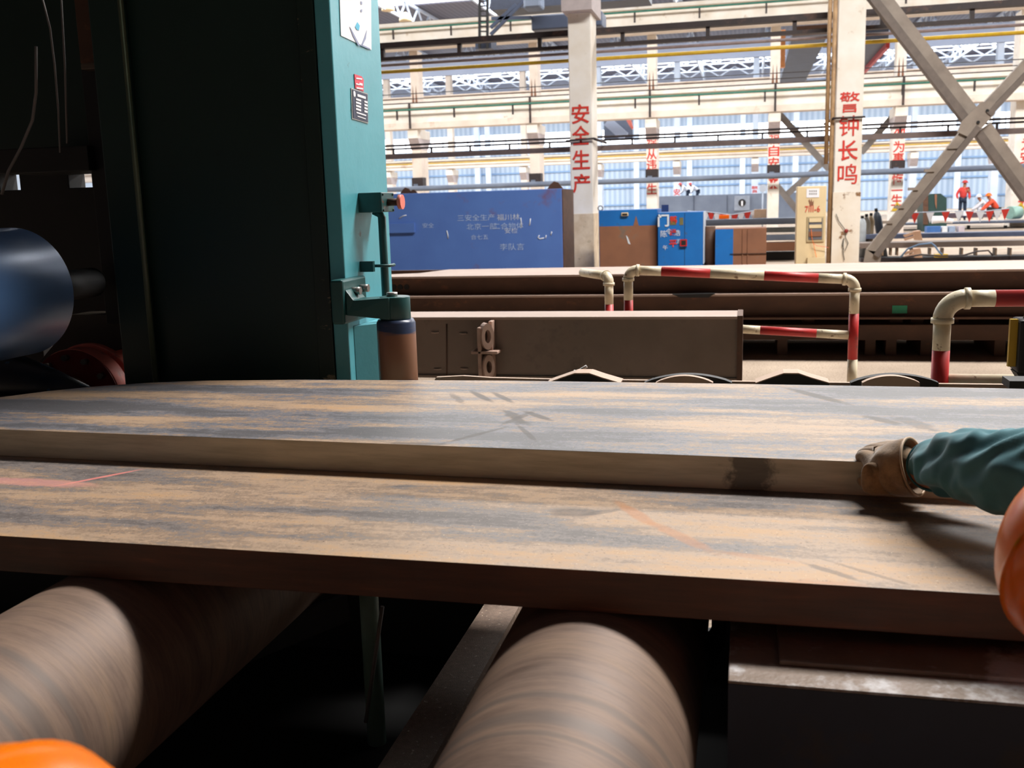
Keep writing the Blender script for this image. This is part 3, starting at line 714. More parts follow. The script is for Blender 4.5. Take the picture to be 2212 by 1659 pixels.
POSE = {
 'stand': dict(pel=(0, 0, .95), che=(.02, -.02, 1.28), nek=(.03, -.05, 1.47), hed=(.04, -.10, 1.62), lk=(-.1, -.02, .5), lf=(-.1, .02, .05), rk=(.1, -.04, .5), rf=(.11, 0, .05),
               le=(-.27, -.03, 1.16), lh=(-.25, -.2, .95), re=(.27, 0, 1.15), rh=(.26, -.12, .92)),
 'crouch': dict(pel=(.15, 0, .38), che=(-.05, -.08, .68), nek=(-.14, -.12, .83), hed=(-.24, -.16, .93), lk=(-.25, -.2, .48), lf=(-.12, -.1, .05), rk=(-.2, .2, .5), rf=(-.02, .15, .05),
               le=(-.3, -.25, .55), lh=(-.5, -.2, .38), re=(-.3, .12, .55), rh=(-.48, .05, .36)),
 'bend': dict(pel=(.2, 0, .8), che=(-.05, -.05, 1.05), nek=(-.2, -.08, 1.15), hed=(-.32, -.1, 1.2), lk=(.1, -.12, .45), lf=(.12, -.1, .05), rk=(.16, .12, .45), rf=(.2, .1, .05),
               le=(-.15, -.22, .82), lh=(-.35, -.2, .65), re=(-.12, .15, .82), rh=(-.33, .1, .65)),
}
def person(pose, loc, label, jacket, helmet, trousers, s=1.0, flip=1):
    P = {k: Vector((v[0]*flip, v[1], v[2]))*s for k, v in POSE[pose].items()}
    o = thing('person', label, 'person', loc); L = Vector(loc)
    sh = (P['che']-P['pel']).normalized()
    ls = P['che']+sh*.12*s+Vector((-.17*s, 0, 0)) if pose == 'stand' else P['che']+sh*.1*s+Vector((0, -.15*s, 0))
    rs = P['che']+sh*.12*s+Vector((.17*s, 0, 0)) if pose == 'stand' else P['che']+sh*.1*s+Vector((0, .15*s, 0))
    lp = P['pel']+(Vector((-.09*s, 0, -.03)) if pose == 'stand' else Vector((0, -.09*s, -.02)))
    rp = P['pel']+(Vector((.09*s, 0, -.03)) if pose == 'stand' else Vector((0, .09*s, -.02)))
    def q(v, r): v = L+v; return (v.x, v.y, v.z, r*s)
    pts = [q(P['pel'], .12), q(P['che'], .14), q(P['nek'], .055), q(P['hed']-Vector((0, 0, .04*s)), .085), q(P['hed']+Vector((0, 0, .07*s)), .075),
           q(ls, .06), q(P['le'], .042), q(P['lh'], .033), q(rs, .06), q(P['re'], .042), q(P['rh'], .033),
           q(lp, .085), q(P['lk'], .06), q(P['lf'], .04), q(rp, .085), q(P['rk'], .06), q(P['rf'], .04)]
    ed = [(0, 1), (1, 2), (2, 3), (3, 4), (1, 5), (5, 6), (6, 7), (1, 8), (8, 9), (9, 10), (0, 11), (11, 12), (12, 13), (0, 14), (14, 15), (15, 16)]
    skin('body', pts, ed, M_skin, o)
    jp = [q(P['pel'], .145), q(P['che'], .17), q(P['nek'], .08), q(ls, .08), q(P['le'], .062), q(P['le'].lerp(P['lh'], .85), .05), q(rs, .08), q(P['re'], .062), q(P['re'].lerp(P['rh'], .85), .05)]
    skin('jacket', jp, [(0, 1), (1, 2), (1, 3), (3, 4), (4, 5), (1, 6), (6, 7), (7, 8)], jacket, o)
    tp = [q(P['pel']-Vector((0, 0, .02)), .135), q(lp, .1), q(P['lk'], .075), q(P['lf'], .062), q(rp, .1), q(P['rk'], .075), q(P['rf'], .062)]
    skin('trousers', tp, [(0, 1), (1, 2), (2, 3), (0, 4), (4, 5), (5, 6)], trousers, o)
    h = L+P['hed']+Vector((0, 0, .05*s))
    MB().ball(h, .125*s, 14, (1, 1.15, 1), top_only=True).cyl(h+Vector((0, 0, -.01)), h+Vector((0, 0, .008)), .15*s, 14).build('helmet', helmet, o)
    for f in (P['lf'], P['rf']):
        MB().ball(L+f+Vector((0, -.04*s, -.01)), .07*s, 8, (.8, 1.6, .6)).build('shoe', M_dark, o)
    return o
M_redj = paint('red_jacket', rgb(220, 70, 62), rgb(196, 56, 52), .8)
M_orj = paint('orange_jacket', rgb(240, 92, 62), rgb(225, 80, 54), .8)
M_whj = paint('white_jacket', rgb(232, 232, 236), rgb(214, 216, 224), .8)
zp = zgt
pY = Yg+2.1
tag(MB().box(xY(1465, pY, 420), xY(1515, pY, 420), pY-.5, pY+1.3, 0, zgt-.5).build('work_stand', M_greyblue), 'grey work stand hidden behind the blue-grey box girder, carrying two white workers', 'stand')
person('bend', (xY(1480, pY, 420), pY, zgt-.5), 'white-clothed worker with red helmet, left of two above the blue-grey box girder', M_whj, M_red, M_denim)
person('bend', (xY(1500, pY, 420), pY+.8, zgt-.5), 'white-clothed worker with red helmet, right of two above the blue-grey box girder', M_whj, M_red, M_denim)
# standing red worker and crouching pair, right
Yr = 48
zpl = aY(2093, 462, Yr).z
person('stand', (xY(2093, Yr, 430), Yr+1.3, aY(2093, 477, Yr).z), 'standing worker in a red jacket, jeans and red helmet, far right behind the pennants', M_redj, M_red, M_denim, s=1.0)
person('crouch', (xY(2148, Yr, 450), Yr+.2, aY(2150, 474, Yr).z), 'crouching worker in an orange jacket and orange helmet on the far platform', M_orj, M_orange, M_dark, s=1.05)
person('crouch', (xY(2124, Yr+1, 450), Yr+1, aY(2120, 474, Yr).z), 'crouching worker in white, half hidden left of the orange worker', M_whj, M_whj, M_whj, s=1.0)

# ---------------- right hand far clutter
o = thing('steel_platform', 'dark steel platform beam carrying the far workers, right of the cross brace', 'platform', (xY(2080, Yr), Yr, 0))
pxbox(1935, 2260, 476, 487, Yr-.4, 2.3).build('deck', M_dkblue, o)
for px in (1945, 2090, 2170): pxbox(px, px+6, 487, 520, Yr-.2, .3).build('leg', M_dark, o)
tag(pxbox(1940, 2160, 458, 474, Yr+3.6, 1).build('steel_beam', paint('mauve_beam', rgb(120, 100, 112), rgb(100, 86, 98), .6)), 'mauve-brown beam at the back of the far platform', 'beam')
o = thing('skip', 'dark green steel skip with a peaked top, among the pennants at far right', 'skip', (xY(2020, 46), 46, 0))
q_ = [(1994, 514), (1994, 428), (2010, 419), (2032, 418), (2045, 428), (2045, 514)]
MB().prism([aY(x, y, 46) for x, y in q_], (0, 1.6, 0)).build('body', paint('dark_green_skip', rgb(34, 66, 62), rgb(26, 54, 52), .5), o)
MB().prism([aY(x, y, 45.97) for x, y in ((2019, 420), (2024, 420), (2023, 452), (2020, 440))], (0, .02, 0)).build('rust_run', M_brown, o)
MB().prism([aY(x, y, 45.96) for x, y in ((1994, 428), (2005, 422), (2005, 485), (1994, 485))], (0, .02, 0)).build('side_panel', M_rust, o)
tag(MB().tube([aY(2013, 475, 44), aY(2035, 474, 44), aY(2058, 478, 44)], [.16, .14, .09], 10).build('wrapped_roll', M_paper), 'white wrapped roll lying in front of the dark green skip', 'roll')
tag(pxbox(2081, 2095, 457, 466, Yr-.5, .4).build('white_carton', M_paper), 'small white carton beside the standing red worker', 'carton')
p = aY(2170, 460, Yr)
tag(MB().cyl(p+Vector((.2, 0, 0)), p+Vector((.65, .3, 0)), .28, 16).build('green_drum', paint('pale_green', rgb(150, 190, 180))), 'pale green drum lying at the far right platform', 'drum')
for k, (px0, px1, c) in enumerate(((2001, 2032, rgb(60, 110, 180)), (2034, 2047, rgb(225, 232, 240)), (2049, 2064, rgb(150, 170, 200)), (2070, 2084, rgb(200, 190, 200)), (1942, 1952, rgb(240, 225, 215)))):
    tag(pxbox(px0, px1, 489, 522, 40, .5).build('crate', paint('crate_%d' % k, c)), ('blue', 'white', 'pale blue', 'pinkish grey', 'cream')[k]+' crate under the far platform, behind the blue-grey beam', 'crate')
# bunting: pennants hanging on a cord
def bunting(pts, Y, n, label):
    P = [aY(x, y, Y) for x, y in pts]
    c = thing('pennant_string', label, 'bunting', P[0])
    MB().tube(P, .012, 5).build('cord', M_hazew, c)
    for i in range(n):
        t = (i+.5)/n*(len(P)-1); k = min(int(t), len(P)-2); q = P[k].lerp(P[k+1], t-k)
        s = .17*Y/28
        MB().prism([q+Vector((-s*.6, 0, 0)), q+Vector((s*.6, 0, 0)), q+Vector((0, 0, -s*1.7))], (0, .01, 0)).build('pennant', M_letter if i % 2 == 0 else M_paper, c)
bunting([(1485, 456), (1530, 458), (1580, 464), (1635, 454)], 28, 12, 'string of red and white pennants left of the beige cabinet')
bunting([(1960, 460), (2060, 456), (2130, 456), (2180, 450)], 28, 9, 'string of red and white pennants in front of the dark green skip')
tag(pxbox(1553, 1575, 464, 473, 27.2, .3).build('orange_block', M_orange), 'orange block on the grey beam pile under the pennants', 'block')
tag(pxbox(1629, 1656, 452, 471, 27.3, .5).build('wooden_crate', paint('tan_box', rgb(205, 170, 140))), 'tan box on the right end of the grey beam pile', 'box')
o = thing('fan', 'round grey fan on a pole between two lettered columns in the distance', 'fan', (xY(1648, 60), 60, 0))
p = aY(1648, 407, 60); MB().cyl(p, p+Vector((0, .15, 0)), .22, 16).build('fan_head', M_hazew, o); MB().cyl((p.x, p.y+.1, 0), (p.x, p.y+.1, p.z), .04, 8).build('pole', M_hazew, o)
p = aY(1971, 453, Y3-.1)
# gas cylinders
Yg2 = 26.5
for k, (px, top, lean, c, lb) in enumerate(((1863, 466, 0, rgb(196, 205, 212), 'pale gas cylinder nearest the lettered column'), (1872, 462, 0, rgb(120, 112, 100), 'brown-grey gas cylinder, second in the huddle by the lettered column'),
        (1882, 460, .05, rgb(170, 150, 118), 'tan-shouldered gas cylinder, third in the huddle'), (1892, 450, -.2, rgb(64, 74, 88), 'dark gas cylinder with a black cap, leaning left at the end of the huddle'))):
    p = aY(px, top, Yg2+.24*k); r = .1
    b = Vector((p.x-lean*1.2, p.y, 0)); t = Vector((p.x, p.y, p.z)); dd = t-b
    o = thing('gas_cylinder', lb, 'gas cylinder', b, 'gas cylinders by the second lettered column')
    MB().tube([b, b+dd*.82, b+dd*.9, b+dd*.94], [r, r, r*.7, r*.35], 14).build('bottle', paint('cyl_%d' % k, c, rough=.4), o)
    MB().tube([b+dd*.94, b+dd*1.0], r*.4, 10).build('valve_cap', M_dark, o)
random.seed(5)
# beam ranks on the right
Yz = 25.5
tag(pxbox(1857, 2300, 498, 517, Yz+1, .6).build('steel_beam', M_dkblue if 0 else paint('slate_beam', rgb(84, 94, 120), rgb(72, 80, 104), .6), bevel=.01), 'slate-blue beam lying right of the second lettered column', 'beam')
tag(pxbox(1857, 2300, 517, 537, Yz, .8).build('steel_beam', paint('brown_grey_beam', rgb(120, 104, 94), rgb(98, 88, 84), .6, scale=1.5), bevel=.01), 'brown-grey beam in front of the slate-blue beam, on short legs', 'beam')
for k, px in enumerate((1890, 1905, 1923, 1937, 1968, 2008, 2035, 2077, 2108, 2150, 2182)):
    tag(pxbox(px, px+4, 536, 552, Yz+.1, .3).build('trestle_leg', paint('tan_leg', rgb(150, 124, 100))), 'short tan leg under the brown-grey beam at right', 'trestle leg', 'short legs under the brown-grey beam')
tag(pxbox(1857, 2300, 552, 640, Yz+.2, .8).build('plank_rack', M_black), 'dark rack of scrap plates under the brown-grey beam', 'rack')
for k, (dy, lb) in enumerate(((0, 'tan slotted steel channel leaning on the slate-blue beam, upper of two'), (38, 'tan slotted steel channel below the other one, lower of two'))):
    M_ch = paint('tan_channel', rgb(206, 168, 140), rgb(190, 150, 124), .6)
    o = thing('slotted_channel', lb, 'channel', aY(1975, 520+dy, Yz-.6))
    MB().prism([aY(x, y+dy, Yz-.6) for x, y in ((1951, 508), (1976, 500), (1978, 505), (1955, 513))], (0, .05, 0)).build('upper_prong', M_ch, o)
    MB().prism([aY(x, y+dy, Yz-.6) for x, y in ((1952, 516), (1977, 508), (1978, 513), (1955, 520))], (0, .05, 0)).build('lower_prong', M_ch, o)
    MB().prism([aY(x, y+dy, Yz-.6) for x, y in ((1976, 500), (1988, 498), (1993, 519), (1978, 519))], (0, .3, 0)).build('web_plate', M_ch, o)
tag(MB().tube([aY(x, y, Yz-1) for x, y in ((1945, 556), (1960, 538), (1985, 528), (2012, 525), (2020, 532), (2030, 546), (2036, 550))], .02, 8).build('hose', paint('blue_grey_hose', rgb(100, 130, 165))), 'arched blue-grey hose over the scrap at right', 'hose')
tag(MB().tube([aY(x, y, Yz-1) for x, y in ((1945, 558), (1990, 550), (2030, 553), (2080, 552), (2110, 543), (2135, 541), (2145, 552))], .02, 8).build('hose', M_black), 'black hose lying along the scrap at right', 'hose')
tag(pxbox(2020, 2048, 549, 556, Yz-1, .2).build('yellow_clamp', M_yellow), 'yellow clamp on the scrap at the hose end', 'clamp')
# ================================================================== I-BEAM STACK
Ys = 10.2
def ibeam(x0, x1, Yf, z0, z1, wid, label, xl=None, tf=.018, ytop=None, mweb=None):
    """front flange edges at Yf, web set back"""
    xc = (x0+x1)/2
    o = thing('steel_i_beam', label, 'beam', (xc, Yf+wid/2, z0))
    MB().box(x0, x1, Yf, Yf+wid, z1-tf, z1).build('top_flange', M_beamtop, o)
    MB().box(x0, x1, Yf, Yf+wid, z0, z0+tf).build('bottom_flange', M_rust, o)
    MB().box(x0, x1, Yf+wid*.3, Yf+wid*.3+.02, z0+tf, z1-tf).build('web', mweb or M_rust, o)
    return o
zA = aY(2000, 584, Ys).z; zB = aY(2000, 631, Ys).z; zC = aY(2000, 686, Ys).z
xl = aY(838, 600, Ys).x-.5
yback = aZ(2000, 561, zA).y
o = thing('steel_girder', 'wide rusty steel girder with a tan top, uppermost of the pile behind the railing', 'girder', (2, Ys, zA))
fl = [(xl-.6, Ys), (12, Ys), (12, yback), (aZ(970, 582, zA).x, aZ(970, 582, zA).y), (aZ(905, 590, zA).x, aZ(905, 590, zA).y)]
MB().prism([(x, y, zA) for x, y in fl], (0, 0, -.02)).build('top_plate', M_beamtop, o)
MB().box(xl-.6, 12, Ys+.12, Ys+.15, zB, zA-.02).build('web', M_rust, o)
MB().box(xl-.6, 12, Ys+.1, yback-.3, zB+.001, zB+.015).build('bottom_plate', M_rust, o)
for k in range(3): 
    p = aY(850+14*k, 620, Ys+.11); MB().cyl(p, p+Vector((0, .03, 0)), .03, 10).build('bolt_hole', M_dark, o)
o = thing('steel_girder', 'long rusty beam with a thin bright flange edge, second in the pile behind the railing', 'girder', (2, Ys, zB))
MB().box(xl-.6, 12, Ys-.06, yback-.2, zB-.02, zB).build('top_flange', M_beamtop, o)
MB().box(xl-.6, 12, Ys+.1, Ys+.13, zC, zB-.02).build('web', M_rust, o)
MB().box(xl-.6, 12, Ys-.02, yback-.2, zC-.015, zC+.005).build('bottom_flange', M_rust, o)
pxbox(1927, 1960, 660, 677, Ys+.09, .008).build('green_tag', paint('green_tag', rgb(40, 160, 120)), o)
MB().prism([aY(x, y, Ys-.07) for x, y in ((1452, 636), (1545, 634), (1530, 643), (1470, 643))], (0, .1, 0)).build('sling_pad', M_dark, o)
o = thing('steel_girder', 'dark beam on the floor supports, lowest of the pile behind the railing', 'girder', (2, Ys+.3, .1))
z4 = aY(2000, 735, Ys+.3).z; z3_ = aY(2000, 702, Ys+.3).z
MB().box(xl-.6, 12, Ys+.3, yback-.3, z4, zC-.02 if 0 else z3_).build('body', M_rust, o)
for i, px in enumerate((1690, 1880, 1925, 2000, 2160)):
    p = aY(px, 750, Ys+.35)
    tag(MB().box(p.x-.05, p.x+.05, Ys+.35, yback-.4, 0, z4).build('support_block', M_rust), 'rusty support block under the beam pile behind the railing', 'support', 'support blocks under the beam pile')
    tag(MB().box(p.x+.2, p.x+.32, Ys+.5, yback-.4, z3_, zC-.02).build('spacer_block', M_rust), 'rusty spacer between the lower beams of the pile behind the railing', 'spacer', 'spacers in the beam pile')
tag(MB().box(xl-.6, 12, yback-.15, yback-.1, 0, zA-.03).build('steel_plate', M_rust), 'rusty plate closing the back of the beam pile', 'plate')

# ---- short box beam in front
Yn = 5.6
a, b = aY(880, 690, Yn), aY(1605, 676, Yn); zt = aY(1300, 684, Yn).z; zb = aY(1400, 815, Yn).z
M_nb = paint('brown_grey_web', rgb(128, 110, 98), rgb(108, 92, 80), .6, scale=3, dirt=rgb(60, 50, 44), dscale=1.5, dcut=(.6, .75))
o = thing('box_beam', 'short brown-grey box beam with a welded lug bracket, behind the plates', 'beam', (b.x-.8, Yn, zb))
xa = a.x-.35
MB().box(xa, b.x-.03, Yn, Yn+.02, zb, zt-.015).build('front_web', M_nb, o)
MB().box(xa, b.x-.03, Yn-.012, Yn+.30, zt-.015, zt).build('top_flange', M_beamtop, o)
MB().box(xa, b.x-.03, Yn-.012, Yn+.30, zb-.015, zb).build('bottom_flange', M_nb, o)
MB().box(xa, b.x-.03, Yn+.26, Yn+.28, zb, zt-.015).build('rear_web', M_nb, o)
MB().box(b.x-.03, b.x, Yn-.012, Yn+.31, zb-.015, zt+.004).build('end_plate', M_rust, o)
MB().tube([aY(1597, 685, Yn-.004), aY(1598, 812, Yn-.004)], .006, 6).build('weld_seam', M_beamtop, o)
for px in (965,): MB().tube([aY(px, 700, Yn-.002), aY(px, 815, Yn-.002)], .004, 6).build('weld_seam', M_rust, o)
for x, y in ((940, 718), (1000, 720), (945, 797), (1003, 796)):
    MB().tube([aY(x-8, y, Yn-.004), aY(x, y+1, Yn-.006), aY(x+8, y, Yn-.004)], .005, 6).build('tack_weld', M_beamtop, o)
# lug bracket: two plates with round eyes and a cross plate
lug = thing('lug_bracket', 'welded steel bracket with two round eyes on the side of the short box beam', 'bracket', aY(1050, 760, Yn-.05))
M_lug = paint('lug_steel', rgb(196, 164, 148), rgb(124, 98, 86), .5)
def eye(cpx, cpy, hpx, Yc_, th):
    c = aY(cpx, cpy, Yc_); R_ = hpx*5.9/F; mb = MB(); n = 20
    d = Vector((.62, -.78, 0)); s = d.cross(Vector((0, 0, 1))).normalized()
    ri = R_*.5
    A = [c+s*(math.cos(t)*R_*.5)+Vector((0, 0, math.sin(t)*R_)) for t in [2*PI*k/n for k in range(n)]]
    B = [c+s*(math.cos(t)*ri*.5)+Vector((0, 0, math.sin(t)*ri)) for t in [2*PI*k/n for k in range(n)]]
    vs = [[mb.bm.verts.new(p+d*e) for p in R0] for e in (0, -th) for R0 in (A, B)]
    for k in range(n):
        j = (k+1) % n
        mb.bm.faces.new([vs[0][k], vs[0][j], vs[1][j], vs[1][k]]); mb.bm.faces.new([vs[2][j], vs[2][k], vs[3][k], vs[3][j]])
        mb.bm.faces.new([vs[0][k], vs[2][k], vs[2][j], vs[0][j]]); mb.bm.faces.new([vs[1][k], vs[1][j], vs[3][j], vs[3][k]])
    return mb
eye(1054, 727, 28, Yn-.12, .05).build('eye_plate', M_lug, lug)
eye(1057, 793, 26, Yn-.12, .05).build('eye_plate', M_lug, lug)
MB().box(aY(1042, 700, Yn).x, aY(1050, 700, Yn).x, Yn-.13, Yn-.013, zb, aY(1040, 702, Yn).z).build('side_plate', M_lug, lug, bevel=.005)
MB().box(aY(1062, 700, Yn).x, aY(1070, 700, Yn).x, Yn-.08, Yn-.013, zb, zt-.016).build('side_plate', M_lug, lug, bevel=.005)
zc_ = aY(1060, 759, Yn-.1).z
MB().box(aY(1030, 757, Yn).x, aY(1086, 757, Yn).x, Yn-.13, Yn-.013, zc_-.012, zc_+.004).build('cross_plate', M_lug, lug, bevel=.003)
# stands that carry it
for px in (1090, 1540):
    p = aY(px, 815, Yn+.15)
    tag(MB().box(p.x-.06, p.x+.06, Yn+.03, Yn+.26, 0, zb-.016).build('stand', M_rust), 'rusty stand under the %s end of the short box beam' % ('left' if px < 1200 else 'right'), 'stand')

# ================================================================== RAILINGS
def banded(pts, r, stops, parent, name):
    """pipe with bands: stops = [(t0,t1,mat)] along the polyline"""
    P = [Vector(p) for p in pts]
    for t0, t1, mt in stops:
        MB().tube([P[0].lerp(P[1], t0), P[0].lerp(P[1], t1)], r, 18, caps=True).build(name, mt, parent)
def elbow(c, d1, d2, R_, r, parent, mat):
    """quarter bend from c+d1*R to c+d2*R"""
    c, d1, d2 = Vector(c), Vector(d1), Vector(d2); pts = []
    ce = c+d1*R_+d2*R_
    for k in range(9):
        t = k/8*PI/2; pts.append(ce - d2*R_*math.cos(t) - d1*R_*math.sin(t))
    MB().tube(pts, r*1.12, 18).build('elbow', mat, parent)
    for e, d in ((pts[0], d1), (pts[-1], d2)):
        MB().tube([e-d*.008, e+d*.012], r*1.3, 18).build('collar', mat, parent)
Yr1, rp_ = 6.5, .03
o = thing('railing', 'red and white striped pipe railing standing behind the short box beam', 'railing', (0, Yr1, 0))
pL, pR = aY(1357, 583, Yr1), aY(1847, 604, Yr1-.02)
# this railing runs a little towards the camera at its right end
zR = (pL.z+pR.z)/2
TL, TR = Vector((pL.x, Yr1, pL.z)), Vector((pR.x, Yr1-.02, pR.z))
dx = (TR-TL).normalized()
elbow(TL, (0, 0, -1), dx, .06, rp_, o, M_whitep); elbow(TR, (0, 0, -1), -dx, .06, rp_, o, M_whitep)
TLs, TRs = TL+dx*.06, TR-dx*.06
def tfrac(px): return ((px-1378)/(1833-1378))
cuts = [1378, 1433, 1543, 1661, 1777, 1833]
for k in range(5):
    banded([TLs, TRs], rp_, [(tfrac(cuts[k]), tfrac(cuts[k+1]), M_red if k % 2 == 1 else M_whitep)], o, 'top_pipe')
for T, zs in ((TL, [583, 648, 740, 830, 900, 1200]), (TR, [604, 677, 776, 850, 930, 1200])):
    for k in range(5):
        za = (aY(1357 if T is TL else 1847, zs[k], T.y).z if k else T.z-.06); zb2 = max(0, aY(1357 if T is TL else 1847, zs[k+1], T.y).z)
        if za > zb2: banded([(T.x, T.y, za), (T.x, T.y, zb2)], rp_, [(0, 1, M_red if k % 2 == 1 else M_whitep)], o, 'post')
zm = aY(1847, 724, TR.y).z; zml = zm+(TL.z-TR.z)
mL, mR = Vector((TL.x, TL.y, zml)), Vector((TR.x-.028, TR.y, zm))
for a_, b_, mt in ((0, .52, M_whitep), (.52, .61, M_whitep), (.61, .86, M_red), (.86, 1, M_whitep)): banded([mL, mR], rp_*.9, [(a_, b_, mt)], o, 'middle_pipe')
o = thing('railing', 'single red and white pipe post with a bent top, left of the striped railing', 'railing', (aY(1314, 600, 6.8).x, 6.8, 0))
P0 = aY(1315, 597, 6.8)
elbow(P0, (0, 0, -1), Vector((-.5, .86, 0)), .05, rp_, o, M_whitep)
banded([(P0.x, P0.y, P0.z-.05), (P0.x, P0.y, aY(1315, 657, 6.8).z)], rp_, [(0, 1, M_whitep)], o, 'post')
banded([(P0.x, P0.y, aY(1315, 657, 6.8).z), (P0.x, P0.y, 0)], rp_, [(0, 1, M_red)], o, 'post')
dd_ = Vector((-.5, .86, 0)); banded([P0+dd_*.05, P0+dd_*.5], rp_, [(0, 1, M_whitep)], o, 'top_pipe')
Yr2 = 4.2
o = thing('railing', 'nearest red and white pipe railing, cut by the right edge of the picture', 'railing', (aY(2040, 640, Yr2).x, Yr2, 0))
P0 = aY(2038, 645, Yr2); X1 = P0.x+1.4; rr = .033
elbow(P0, (0, 0, -1), (1, 0, 0), .085, rr, o, M_whitep)
xm = aY(2148, 648, Yr2).x
banded([(P0.x+.085, Yr2, P0.z), (xm, Yr2, P0.z)], rr, [(0, 1, M_whitep)], o, 'top_pipe')
banded([(xm, Yr2, P0.z), (X1, Yr2, P0.z)], rr, [(0, 1, M_red)], o, 'top_pipe')
zz = aY(2030, 756, Yr2).z
banded([(P0.x, Yr2, P0.z-.085), (P0.x, Yr2, zz)], rr, [(0, 1, M_whitep)], o, 'post')
banded([(P0.x, Yr2, zz), (P0.x, Yr2, zz-.35)], rr, [(0, 1, M_red)], o, 'post')
banded([(P0.x, Yr2, zz-.35), (P0.x, Yr2, 0)], rr, [(0, 1, M_whitep)], o, 'post')
banded([(P0.x+.03, Yr2, aY(2060, 822, Yr2).z), (X1, Yr2, aY(2060, 822, Yr2).z)], rr*.8, [(0, 1, M_whitep)], o, 'middle_pipe')
# yellow and black box hanging at the edge
o = thing('hanging_control_box', 'yellow and black striped control box hanging at the right edge', 'control box', aY(2205, 700, 4.0))
a, b = aY(2177, 792, 4.0), aY(2200, 690, 4.0)
MB().box(a.x, b.x, 4.0, 4.02, a.z, b.z).build('yellow_side', M_yellow, o)
MB().box(b.x, b.x+.14, 3.97, 4.1, a.z-.02, b.z).build('body', M_dark, o, bevel=.01)
MB().prism([(b.x, 3.98, a.z-.02), (b.x+.14, 3.98, a.z-.02), (b.x+.14, 3.98, a.z-.12), (b.x+.05, 3.98, a.z-.1)], (0, .1, 0)).build('tapered_foot', M_dark, o)
MB().tube([(b.x+.03, 4.03, b.z), (b.x+.05, 4.03, b.z+.08), (b.x+.12, 4.1, b.z+.5)], .008, 8).build('cable', M_grey, o)

# ================================================================== MACHINE, PLATES AND ROLLERS
def plate_stains():
    Z = .94; Zu = 1.018
    L = lambda x, y: (aZ(x, y, Z).x, aZ(x, y, Z).y)
    U = lambda x, y: (aZ(x, y, Zu).x, aZ(x, y, Zu).y)
    def seg(f, p, q, wd, col, a, wob=.2):
        A, B = Vector(f(*p)), Vector(f(*q)); c = (A+B)/2; d = B-A
        return ((c.x, c.y), math.atan2(d.y, d.x), d.length/2, wd, col, a, wob)
    dk = rgb(52, 40, 34); rust = rgb(176, 112, 58)
    low = [seg(L, (1190, 1106), (1292, 1108), .030, dk, .62, .1), seg(L, (1260, 1112), (1335, 1101), .012, dk, .5, .12),
           seg(L, (1335, 1085), (1420, 1140), .016, rust, .55), seg(L, (1410, 1130), (1545, 1195), .016, rust, .5), seg(L, (1540, 1190), (1720, 1215), .012, rust, .35),
           seg(L, (1735, 1215), (1860, 1255), .008, dk, .55, .5), seg(L, (1800, 1215), (1960, 1262), .006, dk, .45, .5), seg(L, (1640, 1265), (1860, 1268), .03, rust, .5, .4),
           seg(L, (130, 1048), (300, 1015), .008, rgb(240, 140, 130), .7, .1), seg(L, (-60, 1035), (190, 1048), .03, rgb(222, 150, 138), .5, .2)]
    up = [seg(U, (1700, 838), (1835, 874), .020, dk, .8, .25), seg(U, (1868, 898), (1950, 918), .020, dk, .8, .3), seg(U, (1930, 900), (2015, 928), .026, dk, .6, .45),
          seg(U, (1018, 845), (1062, 868), .013, dk, .85, .12), seg(U, (1066, 848), (1106, 869), .012, dk, .8, .12), seg(U, (975, 850), (1000, 872), .012, dk, .6, .5),
          seg(U, (1092, 888), (1138, 918), .018, dk, .85, .45), seg(U, (1085, 918), (1152, 888), .012, dk, .75, .4), seg(U, (1132, 888), (1192, 909), .013, dk, .85, .15),
          seg(U, (1115, 915), (1160, 955), .008, dk, .7, .4), seg(U, (960, 957), (1095, 922), .010, dk, .75, .35), seg(U, (850, 957), (970, 960), .012, dk, .7, .25)]
    return low, up
low_st, up_st = plate_stains()
EDGE_ST = (aY(1620, 1020, 2.27).x, 2.27)
ML = m_plate('rusty_plate_lower', 3.1, .02, low_st)
MU = m_plate('rusty_plate_upper', 8.4, -.016, up_st)
ZB, ZL, ZU = .86, .94, 1.018
def slab(name, poly, z0, z1, mat):
    mb = MB(); mb.prism([(x, y, z0) for x, y in poly], (0, 0, z1-z0)); return mb.build(name, mat, bevel=.0015)
tag(slab('steel_plate', [(-2.6, 1.73), (1.3, 1.70), (1.3, 3.05), (-2.2, 3.05), (-2.6, 2.9)], ZB, ZL, ML),
    'thick rusty steel plate lying on the rollers, lower and nearer of the two', 'steel plate')
ub = [(0, 858), (100, 845), (200, 835), (330, 826), (450, 822), (650, 820), (1100, 822), (1600, 829), (2140, 838), (2260, 841)]
poly = [(-2.75, 2.37), (.26, 2.263), (1.25, 2.23), (1.25, 3.2)] + [tuple(aZ(x, y, ZU)[:2]) for x, y in ub[::-1]] + [(-2.6, 2.68)]
tag(slab('steel_plate', poly, ZL, ZU, MU), 'upper thick steel plate with blue-grey scale and rust streaks, held by the gloved hand', 'steel plate')

